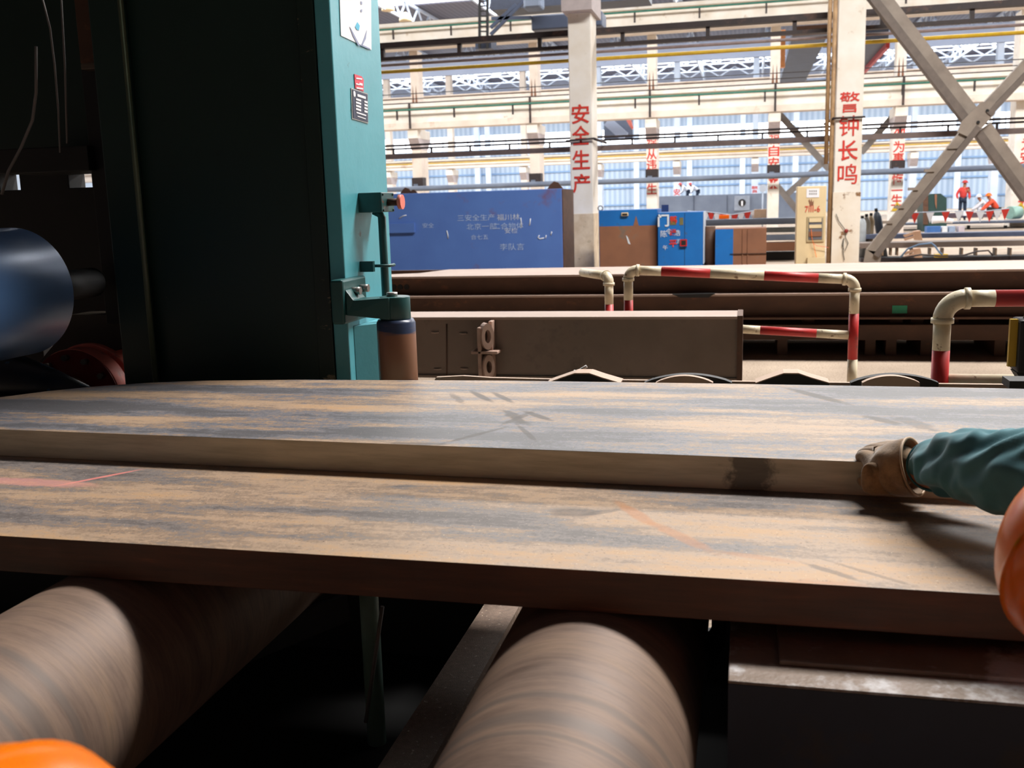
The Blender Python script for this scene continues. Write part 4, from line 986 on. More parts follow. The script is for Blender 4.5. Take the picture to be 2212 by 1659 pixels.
# rollers of the near conveyor
def m_roller():
    t = NT('worn_roller_steel'); tc = t.n('ShaderNodeTexCoord'); o = tc.outputs['Object']
    mp = t.n('ShaderNodeMapping'); mp.inputs['Scale'].default_value = (1.6, 7, 1.6); t.l(o, mp.inputs['Vector'])
    n = t.noise(mp.outputs['Vector'], 1.6, 8, .7)
    c = t.ramp(n, [(.30, rgb(104, 86, 76)), (.5, rgb(130, 108, 94)), (.62, rgb(142, 118, 100)), (.76, rgb(160, 126, 98))])
    mp3 = t.n('ShaderNodeMapping'); mp3.inputs['Scale'].default_value = (3, 40, 3); t.l(o, mp3.inputs['Vector'])
    c = t.mix(.22, c, t.ramp(t.noise(mp3.outputs['Vector'], 3, 6, .7), [(.35, rgb(90, 78, 70)), (.55, (1, 1, 1, 1))]), 'MULTIPLY')
    # worn grey rings
    sx = t.n('ShaderNodeSeparateXYZ'); t.l(o, sx.inputs[0])
    y = t.math('ADD', sx.outputs['Y'], t.math('MULTIPLY', t.noise(o, 6, 4), .02))
    ring = None
    for c0, wd in ((1.405, .012), (1.335, .02), (1.29, .008), (1.15, .02)):
        d = t.math('ABSOLUTE', t.math('SUBTRACT', y, c0)); mr = t.n('ShaderNodeMapRange', interpolation_type='SMOOTHSTEP'); t.l(d, mr.inputs['Value'])
        mr.inputs['From Min'].default_value = wd*.3; mr.inputs['From Max'].default_value = wd*1.4; mr.inputs['To Min'].default_value = 1; mr.inputs['To Max'].default_value = 0
        ring = mr.outputs['Result'] if ring is None else t.math('MAXIMUM', ring, mr.outputs['Result'])
    c = t.mix(t.math('MULTIPLY', ring, .6), c, rgb(98, 88, 82))
    t.color(c); t.rough(t.math('ADD', t.math('MULTIPLY', n, .3), .42)); t.b.inputs['Specular IOR Level'].default_value = .35; t.b.inputs['Metallic'].default_value = .1
    t.bump(n, .15, .004); return t.m
M_roller = m_roller()
rr_ = .205
for X, lb in ((-1.33, 'worn steel conveyor roller at the left, under the lower plate'), (-.28, 'worn steel conveyor roller in the middle foreground, with grey wear rings')):
    o = thing('conveyor_roller', lb, 'roller', (X, 2, ZB-rr_))
    mb = MB(); mb.tube([(X, y, ZB-rr_-.001) for y in (.62, .64, 2.4, 3.13, 3.15)], [rr_-.02, rr_, rr_, rr_, rr_-.02], 96).build('barrel', M_roller, o)
    MB().cyl((X, .45, ZB-rr_), (X, 3.18, ZB-rr_), .06, 20).build('shaft', M_grey, o)
# covers and bearing blocks whose tops show just beyond the plates
M_dust = paint('dusty_tan_steel', rgb(186, 158, 136), rgb(168, 140, 120), .55)
Yq2 = 3.62
def arch(px, hw, top, base=827, n=12):
    return [(px-hw+2*hw*k/n, base-(base-top)*math.sin(PI*k/n)**.8) for k in range(n+1)]
for px, lb in ((1478, 'tan dusty rounded cover behind the plates, under the short box beam'), (1925, 'tan dusty rounded cover behind the plates, left of the nearest railing')):
    o = thing('roller_cover', lb, 'cover', aY(px, 826, Yq2))
    MB().prism([aY(x, y, Yq2) for x, y in arch(px, 62, 812)]+[aY(px+62, 860, Yq2), aY(px-62, 860, Yq2)], (0, .03, 0)).build('curved_cover', M_dust, o)
    MB().prism([aY(x, y, Yq2+.05) for x, y in arch(px+8, 95, 809)]+[aY(px+100, 860, Yq2+.05), aY(px-86, 860, Yq2+.05)], (0, .04, 0)).build('black_housing', M_dark, o)
for px, lb in ((1255, 'black bearing block behind the plates, below the short box beam'), (1707, 'black bearing block behind the plates, below the striped railing')):
    pts = [(px-75, 828), (px-35, 814), (px-14, 807), (px+18, 807), (px+44, 816), (px+85, 828)]
    o = thing('bearing_block', lb, 'bearing', aY(px, 826, Yq2))
    MB().prism([aY(x, y, Yq2) for x, y in pts]+[aY(px+80, 860, Yq2), aY(px-70, 860, Yq2)], (0, .08, 0)).build('housing', M_dark, o)
    MB().prism([aY(x, y-1.2, Yq2-.004) for x, y in pts]+[aY(x, y+1.2, Yq2-.004) for x, y in pts[::-1]], (0, .09, 0)).build('dust_cap', M_dust, o)
tag(MB().box(-4, -.72, 3.19, 3.22, .0, .935).box(-.10, 2.2, 3.19, 3.22, 0, .935).box(-.72, -.10, 3.19, 3.22, 0, .18).build('light_block_panel', M_dark), 'black panel added behind the rollers to block light from the floor', 'girder')  # added light blocker; its gap lets light through to the cross beam
tag(MB().prism([aY(x, y, Yq2+.1) for x, y in ((938, 822), (942, 815), (1000, 812), (1060, 816), (1180, 819), (1500, 823), (2260, 832), (2260, 860), (938, 850))], (0, .02, 0)).build('sheet_strip', M_dust), 'long thin tan sheet edge showing just behind the back edge of the plates', 'sheet')
p = aY(1248, 803, 3.72)
o = thing('eye_bolt', 'small bright bolt sticking up behind the plates, below the short box beam', 'bolt', p)
MB().tube([p, p+Vector((.035, 0, .022))], .006, 8).build('shank', M_chrome, o); MB().cyl(p+Vector((-.01, 0, -.02)), p+Vector((-.004, 0, .004)), .012, 8).build('nut', M_chrome, o)
tag(pxbox(2180, 2260, 824, 840, 3.5, .1).build('angle_bracket', M_dark), 'dark steel angle at the right end behind the plates', 'bracket')

# conveyor near frame (ledge and navy face at the lower right)
zLd = .815; yLd = aZ(1573, 1470, zLd).y; xLd = aZ(1573, 1470, zLd).x
o = thing('conveyor_support', 'machine bed with scuffed lit ledge and navy front, under the plate at lower right', 'machine bed', (xLd+.5, yLd, 0))
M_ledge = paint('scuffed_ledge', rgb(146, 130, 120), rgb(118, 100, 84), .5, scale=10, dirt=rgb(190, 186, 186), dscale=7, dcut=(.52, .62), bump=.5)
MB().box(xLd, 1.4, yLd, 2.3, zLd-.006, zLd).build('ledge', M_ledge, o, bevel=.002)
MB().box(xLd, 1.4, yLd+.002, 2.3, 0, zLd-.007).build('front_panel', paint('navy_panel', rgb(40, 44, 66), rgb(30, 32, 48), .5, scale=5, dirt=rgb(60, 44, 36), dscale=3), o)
xs_ = aZ(1683, 1430, zLd).x
MB().box(xs_, 1.4, aZ(1683, 1437, zLd).y, 2.2, zLd, zLd+.008).build('raised_strip', M_ledge, o, bevel=.002)
# things under the plate
o = thing('frame_beam', 'low steel cross beam glittering with mill scale, between the two rollers', 'beam', (-.75, 2.6, .2))
zb_ = .30
a_ = aZ(1035, 1322, zb_); b_ = aZ(1112, 1326, zb_)
MB().box(a_.x-.0, b_.x, .7, 4, .2, zb_).build('beam_body', paint('mill_scale', rgb(150, 125, 108), rgb(110, 92, 80), .5, scale=60, dirt=rgb(220, 200, 180), dscale=70, dcut=(.62, .66), bump=.5), o)
o = thing('leg_post', 'greenish grey machine leg in the dark pit between the rollers', 'post', (aY(800, 1400, 2.6).x, 2.6, 0))
p = aY(803, 1400, 2.6); MB().tube([(p.x, 2.6, 0), (p.x, 2.6, .7)], .028, 16).build('post', paint('pale_green_post', rgb(120, 150, 138)), o)
p = aY(826, 1310, 2.5); q = aY(790, 1560, 2.5); MB().tube([p, q], .006, 8).build('chain', M_grey, o)
tag(MB().bar(aY(750, 1310, 2.5), aY(480, 1420, 2.2), .02, .08).build('flat_bar', M_dark), 'dark flat bar in the pit right of the left roller', 'bar')
tag(MB().bar(aY(1560, 1355, 2.2), aY(1518, 1440, 2.0), .02, .06).build('flat_bar', M_dark), 'dark slanted bar in the gap left of the machine bed', 'bar')

# ---------------- the press / mill housing
Yh = 3.45; XH = aY(740, 500, Yh).x
M_house = paint('shaded_housing_green', rgb(18, 46, 40), rgb(13, 38, 33), .45, scale=4, amount=.8, dirt=rgb(92, 76, 56), dscale=18, dcut=(.74, .78))
o = thing('press_housing', 'huge green machine housing, painted shade-dark in front, lit teal at right, filling the left half', 'machine', (-1.9, 3.6, 0))
xl_ = aY(303, 400, Yh).x; YF = 3.95
HT = 3.4
# one green machine: lit side painted teal, shaded front painted dark green
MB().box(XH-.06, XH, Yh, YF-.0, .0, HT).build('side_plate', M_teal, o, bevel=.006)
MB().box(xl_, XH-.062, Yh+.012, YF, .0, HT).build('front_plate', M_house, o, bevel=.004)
xs0 = aY(735, 100, Yh).x
MB().box(XH-.125, XH-.062, Yh-.004, Yh+.012, 0, HT).build('front_edge_strip', paint('chipped_green', rgb(18, 44, 38), rgb(13, 36, 31), .45, scale=4, dirt=rgb(126, 110, 88), dscale=16, dcut=(.60, .64), stretch=(.4, 1, 1.2)), o, bevel=.003)
MB().box(xl_-.13, xl_+.0, Yh-.03, YF, .0, HT).build('left_flange', M_house, o, bevel=.006)
MB().tube([(xl_+.0, Yh-.02, 0), (xl_+.0, Yh-.02, HT)], .012, 8).build('worn_corner_bead', paint('worn_green_bead', rgb(88, 96, 74), rgb(64, 80, 66), .4), o)
# poster, sticker, nameplate on the teal side
e_ = .004
def onX(pts, off=e_): return [aX(x, y, XH)+Vector((off, 0, 0)) for x, y in pts]
def card(pts, th=.002, off=.001): return MB().prism([p for p in onX(pts, off)], (th, 0, 0))
poster = tag(card([(731, -40), (800, -25), (801, 108), (735, 77)]).build('poster', M_paper), 'white poster with a grey and blue emblem on the teal machine side, at the top', 'poster')
def pcard(par, pts, mt, nm, off=.0035): card(pts, .001, off).build(nm, mt, par)
M_emb = paint('emblem_grey', rgb(150, 158, 190)); M_embb = paint('emblem_blue', rgb(90, 200, 235))
pcard(poster, [(753, 58), (757, 64), (776, 100), (771, 98), (760, 78)], M_emb, 'emblem_stroke')
pcard(poster, [(790, 66), (788, 84), (781, 98), (778, 98), (784, 84)], M_emb, 'emblem_stroke')
pcard(poster, [(775, 98), (781, 97), (798, 105), (796, 107)], M_emb, 'emblem_stroke')
pcard(poster, [(765, 58), (770, 48), (775, 56), (773, 66), (768, 64)], M_embb, 'emblem_mark')
pcard(poster, [(777, 3), (780, 4), (780, 10), (777, 9)], M_emb, 'printed_mark'); pcard(poster, [(777, 21), (780, 20), (780, 26), (777, 26)], M_emb, 'printed_mark')
st = tag(card([(764, 160), (780, 165), (784, 172), (784, 198), (766, 191)]).build('warning_sticker', paint('pink_red_sticker', rgb(236, 70, 92))), 'small pink-red sticker above the dark nameplate on the teal machine', 'sticker')
for (x0, x1, y0, y1) in ((767, 780, 168, 171), (767, 774, 180, 183), (774, 781, 179, 184), (768, 782, 189, 192)):
    pcard(st, [(x0, y0-.5), (x1, y0+1.5), (x1, y1+1.5), (x0, y1-.5)], M_paper, 'printed_line')
npl = tag(card([(757, 190), (793, 202), (794, 267), (759, 257)]).build('nameplate', M_chrome), 'dark blue metal nameplate with white printed lines on the teal machine', 'nameplate')
pcard(npl, [(759, 193), (791.5, 204.5), (792.5, 264), (761, 255)], paint('nameplate_blue', rgb(52, 58, 84)), 'plate_face')
def line(x0, x1, y, h, mt=M_paper): 
    s = 12/36.
    pcard(npl, [(x0, y+(x0-757)*s-.0), (x1, y+(x1-757)*s), (x1, y+h+(x1-757)*s), (x0, y+h+(x0-757)*s)], mt, 'printed_line', .005)
line(769, 787, 199, 5.5); 
for k in range(4): line(766, 777, 209+7*k, 4.2); line(784, 791, 208+7*k, 4.2)
line(767, 788, 238, 3); line(769, 787, 246, 2)
cc = aX(763, 203, XH); MB().cyl(cc+Vector((.004, 0, 0)), cc+Vector((.0055, 0, 0)), .011, 14).build('round_logo', M_paper, npl)
# switch box with knob, conduit
Yx = 3.62
sw = thing('switch_box', 'dark teal switch box with a round push knob on the machine side', 'switch box', aY(800, 437, Yx))
a, b = aX(778, 458, XH), aY(823, 416, Yx)
MB().box(XH, b.x, Yx, Yx+.14, aY(800, 459, Yx).z, aY(800, 416, Yx).z).build('body', M_dkteal, sw, bevel=.003)
k0 = aY(838, 437, Yx+.07)
MB().cyl((b.x, Yx+.07, k0.z), (b.x+.045, Yx+.07, k0.z), .014, 16).build('knob_stem', M_rust, sw)
MB().cyl((b.x+.045, Yx+.07, k0.z), (b.x+.06, Yx+.07, k0.z), .028, 18).build('knob_cap', M_salmon, sw)
for dy_ in (.015, .125):
    for zz_ in (aY(800, 455, Yx).z, aY(800, 421, Yx).z):
        MB().cyl((b.x, Yx+dy_, zz_), (b.x+.004, Yx+dy_, zz_), .004, 8).build('screw', M_dark, sw)
pc = thing('conduit_pipe', 'teal vertical pipe running down from the switch box', 'pipe', aY(830, 550, Yx+.05))
xp = aY(829, 550, Yx+.05).x
MB().tube([(xp-.03, Yx+.05, aY(800, 456, Yx).z), (xp-.01, Yx+.05, aY(800, 462, Yx).z), (xp, Yx+.05, aY(800, 470, Yx).z), (xp, Yx+.05, .85)], .0155, 16).build('pipe', M_dkteal, pc)
p = aY(839, 573, Yx+.05); MB().tube([(XH, Yx+.02, p.z), (xp+.03, Yx+.02, p.z), (xp+.03, Yx+.08, p.z)], .006, 8).build('clip_bar', M_dkteal, pc)
MB().box(XH, xp-.02, Yx-.02, Yx+.0, p.z-.02, p.z+.02).build('clip_plate', M_dkteal, pc)
# lower teal side shield
sh_ = thing('side_shield', 'pale teal sheet shield low on the machine side, behind the guide roller', 'shield', (XH+.03, 3.6, .8))
MB().prism([(XH+.002, 3.5, .2), (XH+.09, 3.62, .2), (XH+.09, 3.9, .2), (XH+.002, 3.9, .2)], (0, 0, aY(800, 705, 3.5).z-.2)).build('sheet', M_teal, sh_)
# clamp bracket + collar + guide roller
Yg_ = 3.42
xg = aY(858, 750, Yg_).x; rg = 43*3.55/F
zg1 = aY(858, 689, Yg_).z
cb = thing('guide_bracket', 'teal clamp bracket bolted to the machine side, holding the guide roller', 'bracket', (XH, Yg_, 1.1))
zt_, zb_2 = aY(770, 604, Yg_-.05).z, aY(770, 700, Yg_-.05).z
MB().box(XH-.02, XH+.03, Yg_-.07, Yg_+.16, zb_2, zt_).build('back_plate', M_dkteal, cb, bevel=.008)
z1_, z2_ = aY(820, 690, Yg_).z, aY(820, 640, Yg_).z
MB().prism([(XH+.03, Yg_-.05, z1_+.02), (xg, Yg_-.062, z1_+.005), (xg, Yg_-.062, z2_), (XH+.06, Yg_-.05, z2_-.01), (XH+.03, Yg_-.05, z2_+.03)], (0, .12, 0)).build('arm', M_dkteal, cb, bevel=.004)
MB().cyl((xg, Yg_, z1_), (xg, Yg_, z2_), rg*.78, 32).build('collar', M_dkteal, cb, bevel=.004)
MB().cyl((xg-.01, Yg_, z2_), (xg-.01, Yg_, z2_+.014), .02, 16).build('pin_head', M_chrome, cb)
for (px, py) in ((792, 628), (812, 622)):
    p = aY(px, py, Yg_+.02 if px < 800 else Yg_+.1)
    MB().cyl((XH+.03, p.y, p.z), (XH+.062, p.y, p.z), .016, 6).build('bolt', M_chrome, cb)
gr = thing('guide_roller', 'vertical blue-black guide roller with a rust band, beside the teal machine', 'roller', (xg, Yg_, .7))
MB().tube([(xg, Yg_, .55), (xg, Yg_, zg1-.012), (xg, Yg_, zg1)], [rg, rg, rg*.9], 40).build('barrel', paint('blued_roller', rgb(52, 66, 96), rgb(44, 50, 70), .35, scale=3, dirt=rgb(132, 92, 70), dscale=1.6, dcut=(.44, .5), stretch=(.35, .35, 4)), gr)
MB().cyl((xg, Yg_, .0), (xg, Yg_, .55), .04, 16).build('spindle', M_grey, gr)

# ---------------- left: mill stand interior, upper roll, couplings
Yi = 4.0
o = thing('mill_stand', 'black interior frame of the mill left of the green housing, with two small openings', 'machine', (-2.9, Yi, 0))
def pan(x0, x1, y0, y1, nm, mt, Y=Yi, d=.12):
    return MB().box(aY(x0, 392, Y).x, aY(x1, 392, Y).x, Y, Y+d, aY(100, y0, Y).z, aY(100, y1, Y).z).build(nm, mt, o, bevel=.004)
pan(-420, 300, -260, 372, 'upper_panel', M_house)
pan(-420, 300, 408, 700, 'lower_panel', M_dark)
pan(-420, 52, 700, 870, 'foot_panel', M_dark)
pan(42, 148, 368, 412, 'middle_block', M_dark)
pan(198, 300, 368, 412, 'right_block', M_dark)
pan(-420, -2, 368, 412, 'left_block', M_dark)
pan(0, 195, 318, 372, 'crosshead', M_dark, Y=Yi-.35, d=.3)
pan(199, 250, 145, 700, 'guide_post', M_dark, Y=Yi-.3, d=.25)
pan(199, 250, -100, 143, 'upper_guide', M_rust, Y=Yi-.22, d=.2)
pan(199, 250, 143, 156, 'guide_shelf', paint('shelf_brown', rgb(96, 80, 66)), Y=Yi-.36, d=.3)
MB().tube([aY(x, y, 3.5) for x, y in ((78, 100), (78, 200), (70, 260), (45, 320), (18, 370), (4, 420))], .006, 8).build('hose', M_grey, o)
MB().tube([aY(x, y, 3.6) for x, y in ((90, -10), (108, 60), (118, 140), (126, 240), (130, 330))], .004, 8).build('cable', M_grey, o)
MB().tube([aY(x, y, 3.6) for x, y in ((132, -10), (140, 140), (145, 310))], .004, 8).build('cable', M_grey, o)
o = thing('mill_roll', 'large blue-black polished mill roll at the left edge above the plates', 'roll', aY(-40, 640, 2.6))
cR = aY(-38, 640, 3.0); rR = .235
MB().tube([(cR.x, y, cR.z) for y in (2.15, 2.17, 3.18, 3.2)], [rR-.015, rR, rR, rR-.015], 80).build('barrel', paint('blued_roll_steel', rgb(104, 146, 200), rgb(76, 108, 156), .35, metal=.15, scale=3, stretch=(1, .3, 1)), o)
MB().cyl((cR.x, 3.2, cR.z), (cR.x, 3.62, cR.z), .06, 32).build('neck', M_dark, o)
# red coupling flange
o = thing('coupling_flange', 'round red bolted coupling flange at the left, its rim light painted salmon pink', 'coupling', aY(175, 850, 3.9))
cF = aY(165, 862, 3.62); rF = 106*4.35/F
MB().cyl((cF.x, 3.62, cF.z), (cF.x, 3.70, cF.z), rF, 64).build('front_flange', [M_salmon], o, bevel=.004)  # light on the red rim is painted in salmon, the face darker
MB().cyl((cF.x, 3.612, cF.z), (cF.x, 3.62, cF.z), rF*.985, 64).build('flange_face', M_dkred, o)
MB().cyl((cF.x, 3.72, cF.z), (cF.x, 3.80, cF.z), rF*1.04, 64).build('rear_flange', M_salmon, o, bevel=.004)
MB().tube([(cF.x, 3.8, cF.z), (cF.x, 3.86, cF.z), (cF.x, 3.95, cF.z)], [rF*.98, rF*1.2, rF*1.2], 48).build('gearbox_shell', M_salmon, o)
for k in range(12):
    t = k*PI/6+.1; q = Vector((cF.x+math.cos(t)*rF*.84, 3.612, cF.z+math.sin(t)*rF*.84))
    MB().cyl(q, q+Vector((0, -.025, 0)), .013, 6).build('bolt', M_chrome, o)
MB().cyl((cF.x, 3.56, cF.z), (cF.x, 3.612, cF.z), rF*.45, 32).build('hub', M_dust, o)
tag(MB().tube([aY(x, y, 3.35) for x, y in ((-160, 835), (-60, 825), (40, 826), (120, 838), (190, 850))], [.12, .12, .11, .07, .03], 20).build('drive_shaft', paint('greasy_blue_black', rgb(26, 34, 48), rgb(16, 20, 28), .4, scale=8, dirt=rgb(40, 86, 120), dscale=12, dcut=(.62, .68))), 'greasy blue-black shaft end in front of the red coupling', 'shaft')
tag(MB().prism([aY(x, y, 3.75) for x, y in ((70, 800), (120, 740), (150, 680), (300, 680), (300, 752), (262, 752), (225, 768), (150, 790))], (0, .15, 0)).build('guard_plate', paint('dusty_dark_guard', rgb(70, 62, 52))), 'dark dusty guard plate above the red coupling', 'guard')

# ================================================================== NEAR WORKERS
M_sleeve = None
def m_cloth():
    t = NT('teal_work_cloth'); v = t.coords()
    c = t.ramp(t.noise(v, 9, 5), [(.3, rgb(46, 98, 108)), (.7, rgb(68, 126, 136))])
    t.color(c); t.rough(.85); t.b.inputs['Sheen Weight'].default_value = .15
    t.bump(t.noise(v, 400, 2), .15, .001); return t.m
M_sleeve = m_cloth()
def m_leather():
    t = NT('brown_suede_glove'); v = t.coords()
    c = t.ramp(t.noise(v, 25, 6, .7), [(.3, rgb(96, 72, 46)), (.55, rgb(140, 108, 72)), (.75, rgb(158, 124, 84))])
    t.color(c); t.rough(.9); t.b.inputs['Sheen Weight'].default_value = .4; t.bump(t.noise(v, 200, 4), .4, .002); return t.m
M_glove = m_leather()
worker = thing('person', 'worker in teal jacket, brown glove and orange helmet, gripping the upper plate edge', 'person', (.95, 1.6, 0))
# body beyond the frame: leaning torso, legs, head low beside the plates
Hc = aY(2365, 1208, 1.40)
hand = aY(1965, 1015, 2.20); elb = aY(2300, 1040, 2.02); shl = aY(2560, 1120, 1.72)
wrist = aY(1955, 1012, 2.20)
pelv = Vector((shl.x+.42, 1.15, .62)); chest = shl+Vector((.16, -.20, -.10))
neck = Hc+Vector((.10, -.04, -.06)).lerp(Vector((0, 0, 0)), .0)
pts = [(*pelv, .13), (*chest, .15), (*(chest.lerp(Hc, .55)), .06), (*Hc, .085), (*(Hc+Vector((-.02, .03, .07))), .08),
       (*shl, .06), (*elb, .05), (*wrist, .040),
       (*(chest+Vector((.18, -.2, 0))), .06), (*(chest+Vector((.1, -.3, -.28))), .045), (*(chest+Vector((-.05, -.2, -.42))), .035),
       (*(pelv+Vector((-.1, .12, -.05))), .09), (*(pelv+Vector((-.35, .15, -.12))), .07), (*(pelv+Vector((-.25, .2, -.56))), .05),
       (*(pelv+Vector((.1, -.1, -.05))), .09), (*(pelv+Vector((-.2, -.2, -.25))), .07), (*(pelv+Vector((.15, -.2, -.55))), .05)]
ed = [(0, 1), (1, 2), (2, 3), (3, 4), (1, 5), (5, 6), (6, 7), (1, 8), (8, 9), (9, 10), (0, 11), (11, 12), (12, 13), (0, 14), (14, 15), (15, 16)]
skin('body', pts, ed, M_skin, worker, subs=2)
skin('jacket_torso', [(*pelv, .16), (*chest, .19), (*(chest.lerp(Hc, .35)), .09), (*shl, .095), (*(chest+Vector((.18, -.2, 0))), .085), (*(chest+Vector((.1, -.3, -.28))), .07), (*(chest+Vector((-.0, -.22, -.38))), .055)],
     [(0, 1), (1, 2), (1, 3), (1, 4), (4, 5), (5, 6)], M_sleeve, worker, subs=2)
skin('trousers', [(*pelv, .155)]+[(p[0], p[1], p[2], p[3]*1.25) for p in pts[11:17]], [(0, 1), (1, 2), (2, 3), (0, 4), (4, 5), (5, 6)], M_denim, worker, subs=2)
# sleeve: tube with folds following the forearm
def px_path(rows, Y0, Y1_):
    out = []
    for i, (x, yt, yb) in enumerate(rows):
        Y = Y0+(Y1_-Y0)*i/(len(rows)-1); c = aY(x, (yt+yb)/2, Y); d_ = (c-EYE).length
        out.append((c, (yb-yt)/2*d_/F))
    return out
rows = [(2006, 966, 1048), (2018, 957, 1056), (2036, 946, 1066), (2060, 937, 1070), (2100, 934, 1080), (2140, 934, 1094), (2180, 936, 1106), (2230, 938, 1116), (2300, 942, 1130), (2400, 960, 1160), (2520, 1000, 1230)]
pa = px_path(rows, 2.20, 1.78)
fine = []; 
for i in range(len(pa)-1):
    for k in range(6):
        t = k/6; fine.append((pa[i][0].lerp(pa[i+1][0], t), pa[i][1]*(1-t)+pa[i+1][1]*t))
fine.append(pa[-1])
def fold(i, a, r):
    u = i/len(fine)
    p = Vector((math.cos(a)*1.1, math.sin(a)*1.1, u*5.0))
    f1 = 1-abs(noise.noise(Vector((math.cos(a)*1.1+3, math.sin(a)*1.1, u*9+math.sin(a)*1.2)))*3.2)
    f2 = noise.noise(p*1.6+Vector((9, 2, 1)))
    k = min(1, u*9)
    return r*(1+k*(.15*f1+.10*f2-.09))
mb = MB(); mb.tube([f[0] for f in fine], [f[1] for f in fine], 40, caps=False, prof=fold)
sl = mb.build('sleeve', M_sleeve, worker, solid=.003, subs=1)
c0, r0 = fine[1]; c1, r1 = fine[5]
MB().tube([c0, c1], [r0*1.03, r1*1.04], 40, caps=False).build('sleeve_cuff', M_sleeve, worker, solid=.004, subs=0)
# helmet: shell with brim and ridge
def helmet(c, R_, parent, mat, up, fwd):
    up = Vector(up).normalized(); fwd = Vector(fwd); fwd = (fwd-up*fwd.dot(up)).normalized(); sd = up.cross(fwd)
    mb = MB(); n = 40; rings = []
    for i in range(0, 15):
        a = PI/2*i/14; rr2 = math.cos(a)**.9*R_ if i < 14 else 0
        row = []
        for k in range(n):
            t = 2*PI*k/n; ridge = 1+.035*math.exp(-(math.sin(t)/.12)**2)*(math.sin(a)**.5 if i else 0)
            row.append(mb.bm.verts.new(c+fwd*math.cos(t)*rr2*1.12*ridge+sd*math.sin(t)*rr2*ridge+up*math.sin(a)*R_*.98*ridge))
        rings.append(row)
    brim = [mb.bm.verts.new(c+fwd*math.cos(2*PI*k/n)*(R_*1.12+.012+.045*max(0, math.cos(2*PI*k/n))**3)+sd*math.sin(2*PI*k/n)*(R_+.012)-up*.018) for k in range(n)]
    rings.insert(0, brim)
    for i in range(len(rings)-1):
        for k in range(n):
            f = mb.bm.faces.new([rings[i][k], rings[i][(k+1) % n], rings[i+1][(k+1) % n], rings[i+1][k]]); f.smooth = True
    bmesh.ops.remove_doubles(mb.bm, verts=mb.bm.verts[:], dist=1e-5)
    return mb.build('helmet', mat, parent, solid=.003)
helmet(Hc+Vector((.02, .0, .0)), .135, worker, M_orange, (-.92, -.3, .25), (-.2, .3, -1))
# face of the right worker (turned away along the plate)
MB().ball(Hc+Vector((-.02, .05, -.09)), .03, 10, (.7, 1, 1)).build('nose', M_skin, worker)
# gloved hand gripping the plate edge
def G(x, y, Y): return aY(x, y, Y)
kn = [G(1905, 990, 2.235), G(1903, 986, 2.27), G(1901, 983, 2.31), G(1899, 981, 2.345)]
pal = G(1950, 1010, 2.215)
zt2 = ZU+.012
hp = [(*G(1980, 1006, 2.20), .038), (*G(1965, 1006, 2.205), .046), (*G(1925, 1010, 2.222), .050)]
skin('glove', hp+[(*G(1893, 1012, 2.232), .042),
      (*G(1880, 990, 2.25), .019), (*G(1864, 982, 2.27), .0155), (*G(1853, 992, 2.285), .013),
      (*G(1905, 983, 2.275), .024), (*G(1882, 976, 2.295), .0155), (*G(1864, 978, 2.312), .0135), (*G(1855, 988, 2.32), .012),
      (*G(1920, 976, 2.29), .024), (*G(1895, 969, 2.325), .0145), (*G(1876, 970, 2.345), .013), (*G(1866, 980, 2.352), .012),
      (*G(1940, 970, 2.29), .022), (*G(1912, 964, 2.35), .013), (*G(1895, 966, 2.37), .012), (*G(1884, 974, 2.378), .011),
      (*G(1910, 1040, 2.222), .030), (*G(1885, 1047, 2.23), .021), (*G(1866, 1040, 2.24), .017), (*G(1857, 1026, 2.243), .014)],
     [(0, 1), (1, 2), (2, 3), (3, 4), (4, 5), (5, 6), (2, 7), (7, 8), (8, 9), (9, 10), (2, 11), (11, 12), (12, 13), (13, 14), (2, 15), (15, 16), (16, 17), (17, 18), (2, 19), (19, 20), (20, 21), (21, 22)], M_glove, worker, subs=2)
# gauntlet of the glove, creased, with a free flap over the palm
rg_ = [(1895, 985, 1060), (1915, 968, 1066), (1930, 962, 1067), (1945, 957, 1067), (1958, 953, 1067), (1972, 950, 1066)]
pg = px_path(rg_, 2.222, 2.19)
def gfold(i, a, r): return r*(1+.10*noise.noise(Vector((math.cos(a)*2.2, math.sin(a)*2.2, i*.5))))*(.85 if i == 0 else 1)
mb = MB(); mb.tube([p[0] for p in pg], [p[1] for p in pg], 40, caps=False, prof=gfold)
mb.build('glove_gauntlet', M_glove, worker, solid=.004, subs=1)
fp = [(1862, 1068), (1858, 1040), (1860, 1010), (1872, 998), (1895, 998), (1918, 1010), (1936, 1030), (1950, 1052), (1935, 1068), (1900, 1071)]
mb = MB(); vs = [mb.bm.verts.new(aY(x, y, 2.178+.006*math.sin(k*1.9))) for k, (x, y) in enumerate(fp)]
vi = [mb.bm.verts.new(aY(1898+(x-1898)*.55, 1038+(y-1038)*.55, 2.168+.006*math.cos(k*2.3))) for k, (x, y) in enumerate(fp)]
cv = mb.bm.verts.new(aY(1896, 1036, 2.172))
for k in range(len(vs)):
    j = (k+1) % len(vs); mb.bm.faces.new([vs[k], vs[j], vi[j], vi[k]]); mb.bm.faces.new([vi[k], vi[j], cv])
for f in mb.bm.faces: f.smooth = True
mb.build('glove_palm_flap', M_glove, worker, solid=.006, subs=2)
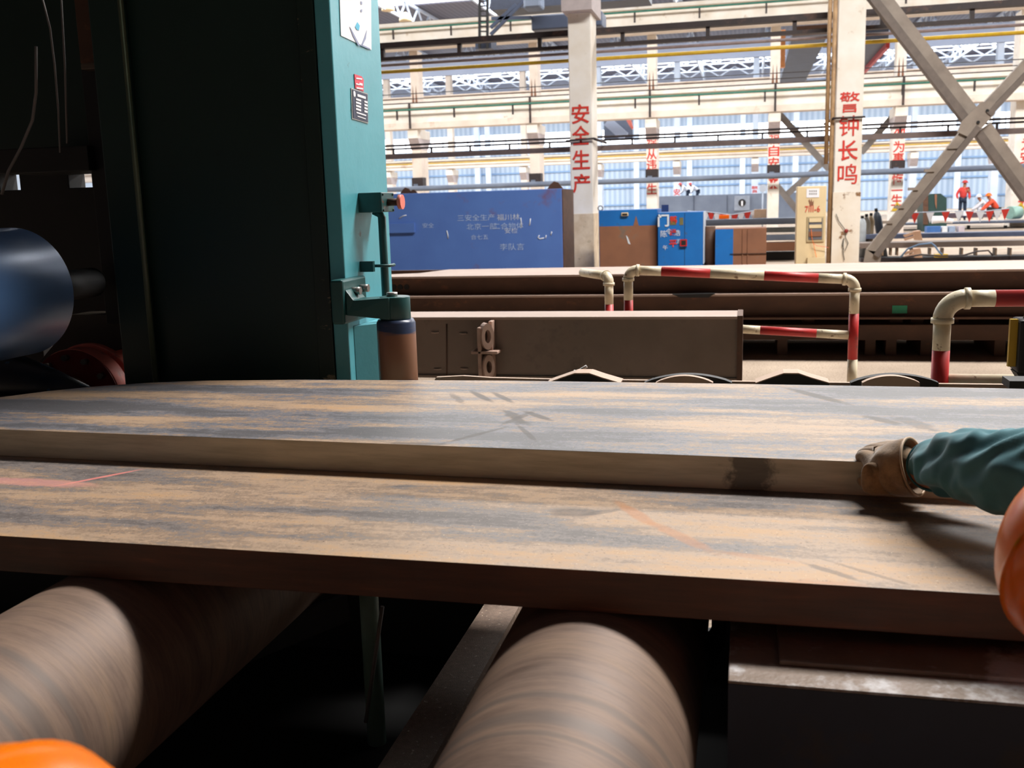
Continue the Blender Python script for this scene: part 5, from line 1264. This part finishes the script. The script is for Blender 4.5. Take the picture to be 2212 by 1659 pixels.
mb = MB(); mb.tube([pg[-1][0]+(pg[-1][0]-pg[-2][0])*.0, pg[-1][0]+(pg[-1][0]-pg[-2][0])*.3], [pg[-1][1]*1.0, pg[-1][1]*1.0], 32, caps=False)
mb.build('glove_hem', paint('pale_glove_hem', rgb(190, 158, 126)), worker, solid=.005)

# left bottom worker: only the crown of the helmet reaches the picture
w2_ = thing('person', 'worker at the bottom left, only the crown of the orange helmet showing', 'person', (-.75, .55, 0))
H2 = Vector((0, 0, 0)); dvec = ray(-68, 2048).normalized(); H2 = EYE+dvec*.92
c2 = H2+Vector((-.08, -.1, -.42))
pts2 = [(c2.x-.05, c2.y-.1, max(.42, c2.z-.35), .14), (*c2, .16), (*(c2.lerp(H2, .6)), .06), (*(H2-Vector((0, 0, .06))), .088), (*(H2+Vector((0, 0, .05))), .08),
        (c2.x-.2, c2.y, c2.z+.1, .06), (c2.x-.3, c2.y+.1, c2.z-.15, .045), (c2.x-.2, c2.y+.3, c2.z-.2, .035),
        (c2.x+.15, c2.y-.12, c2.z+.08, .06), (c2.x+.12, c2.y-.05, c2.z-.18, .045), (c2.x+.02, c2.y+.1, c2.z-.2, .035),
        (c2.x-.1, c2.y+.25, .32, .08), (c2.x-.12, c2.y+.05, .06, .05), (c2.x+.06, c2.y+.2, .3, .08), (c2.x+.1, c2.y-.02, .06, .05)]
skin('body', pts2, [(0, 1), (1, 2), (2, 3), (3, 4), (1, 5), (5, 6), (6, 7), (1, 8), (8, 9), (9, 10), (0, 11), (11, 12), (0, 13), (13, 14)], M_skin, w2_)
skin('jacket_torso', [(*pts2[0][:3], .16), (*pts2[1][:3], .18), (*pts2[5][:3], .085), (*pts2[6][:3], .065), (*pts2[8][:3], .085), (*pts2[9][:3], .065)], [(0, 1), (1, 2), (2, 3), (1, 4), (4, 5)], M_sleeve, w2_)
skin('trousers', [(*pts2[0][:3], .15), (*pts2[11][:3], .10), (*pts2[12][:3], .07), (*pts2[13][:3], .10), (*pts2[14][:3], .07)], [(0, 1), (1, 2), (0, 3), (3, 4)], M_denim, w2_)
helmet(H2, .135, w2_, M_orange, (0, 0, 1), (.2, 1, -.1))
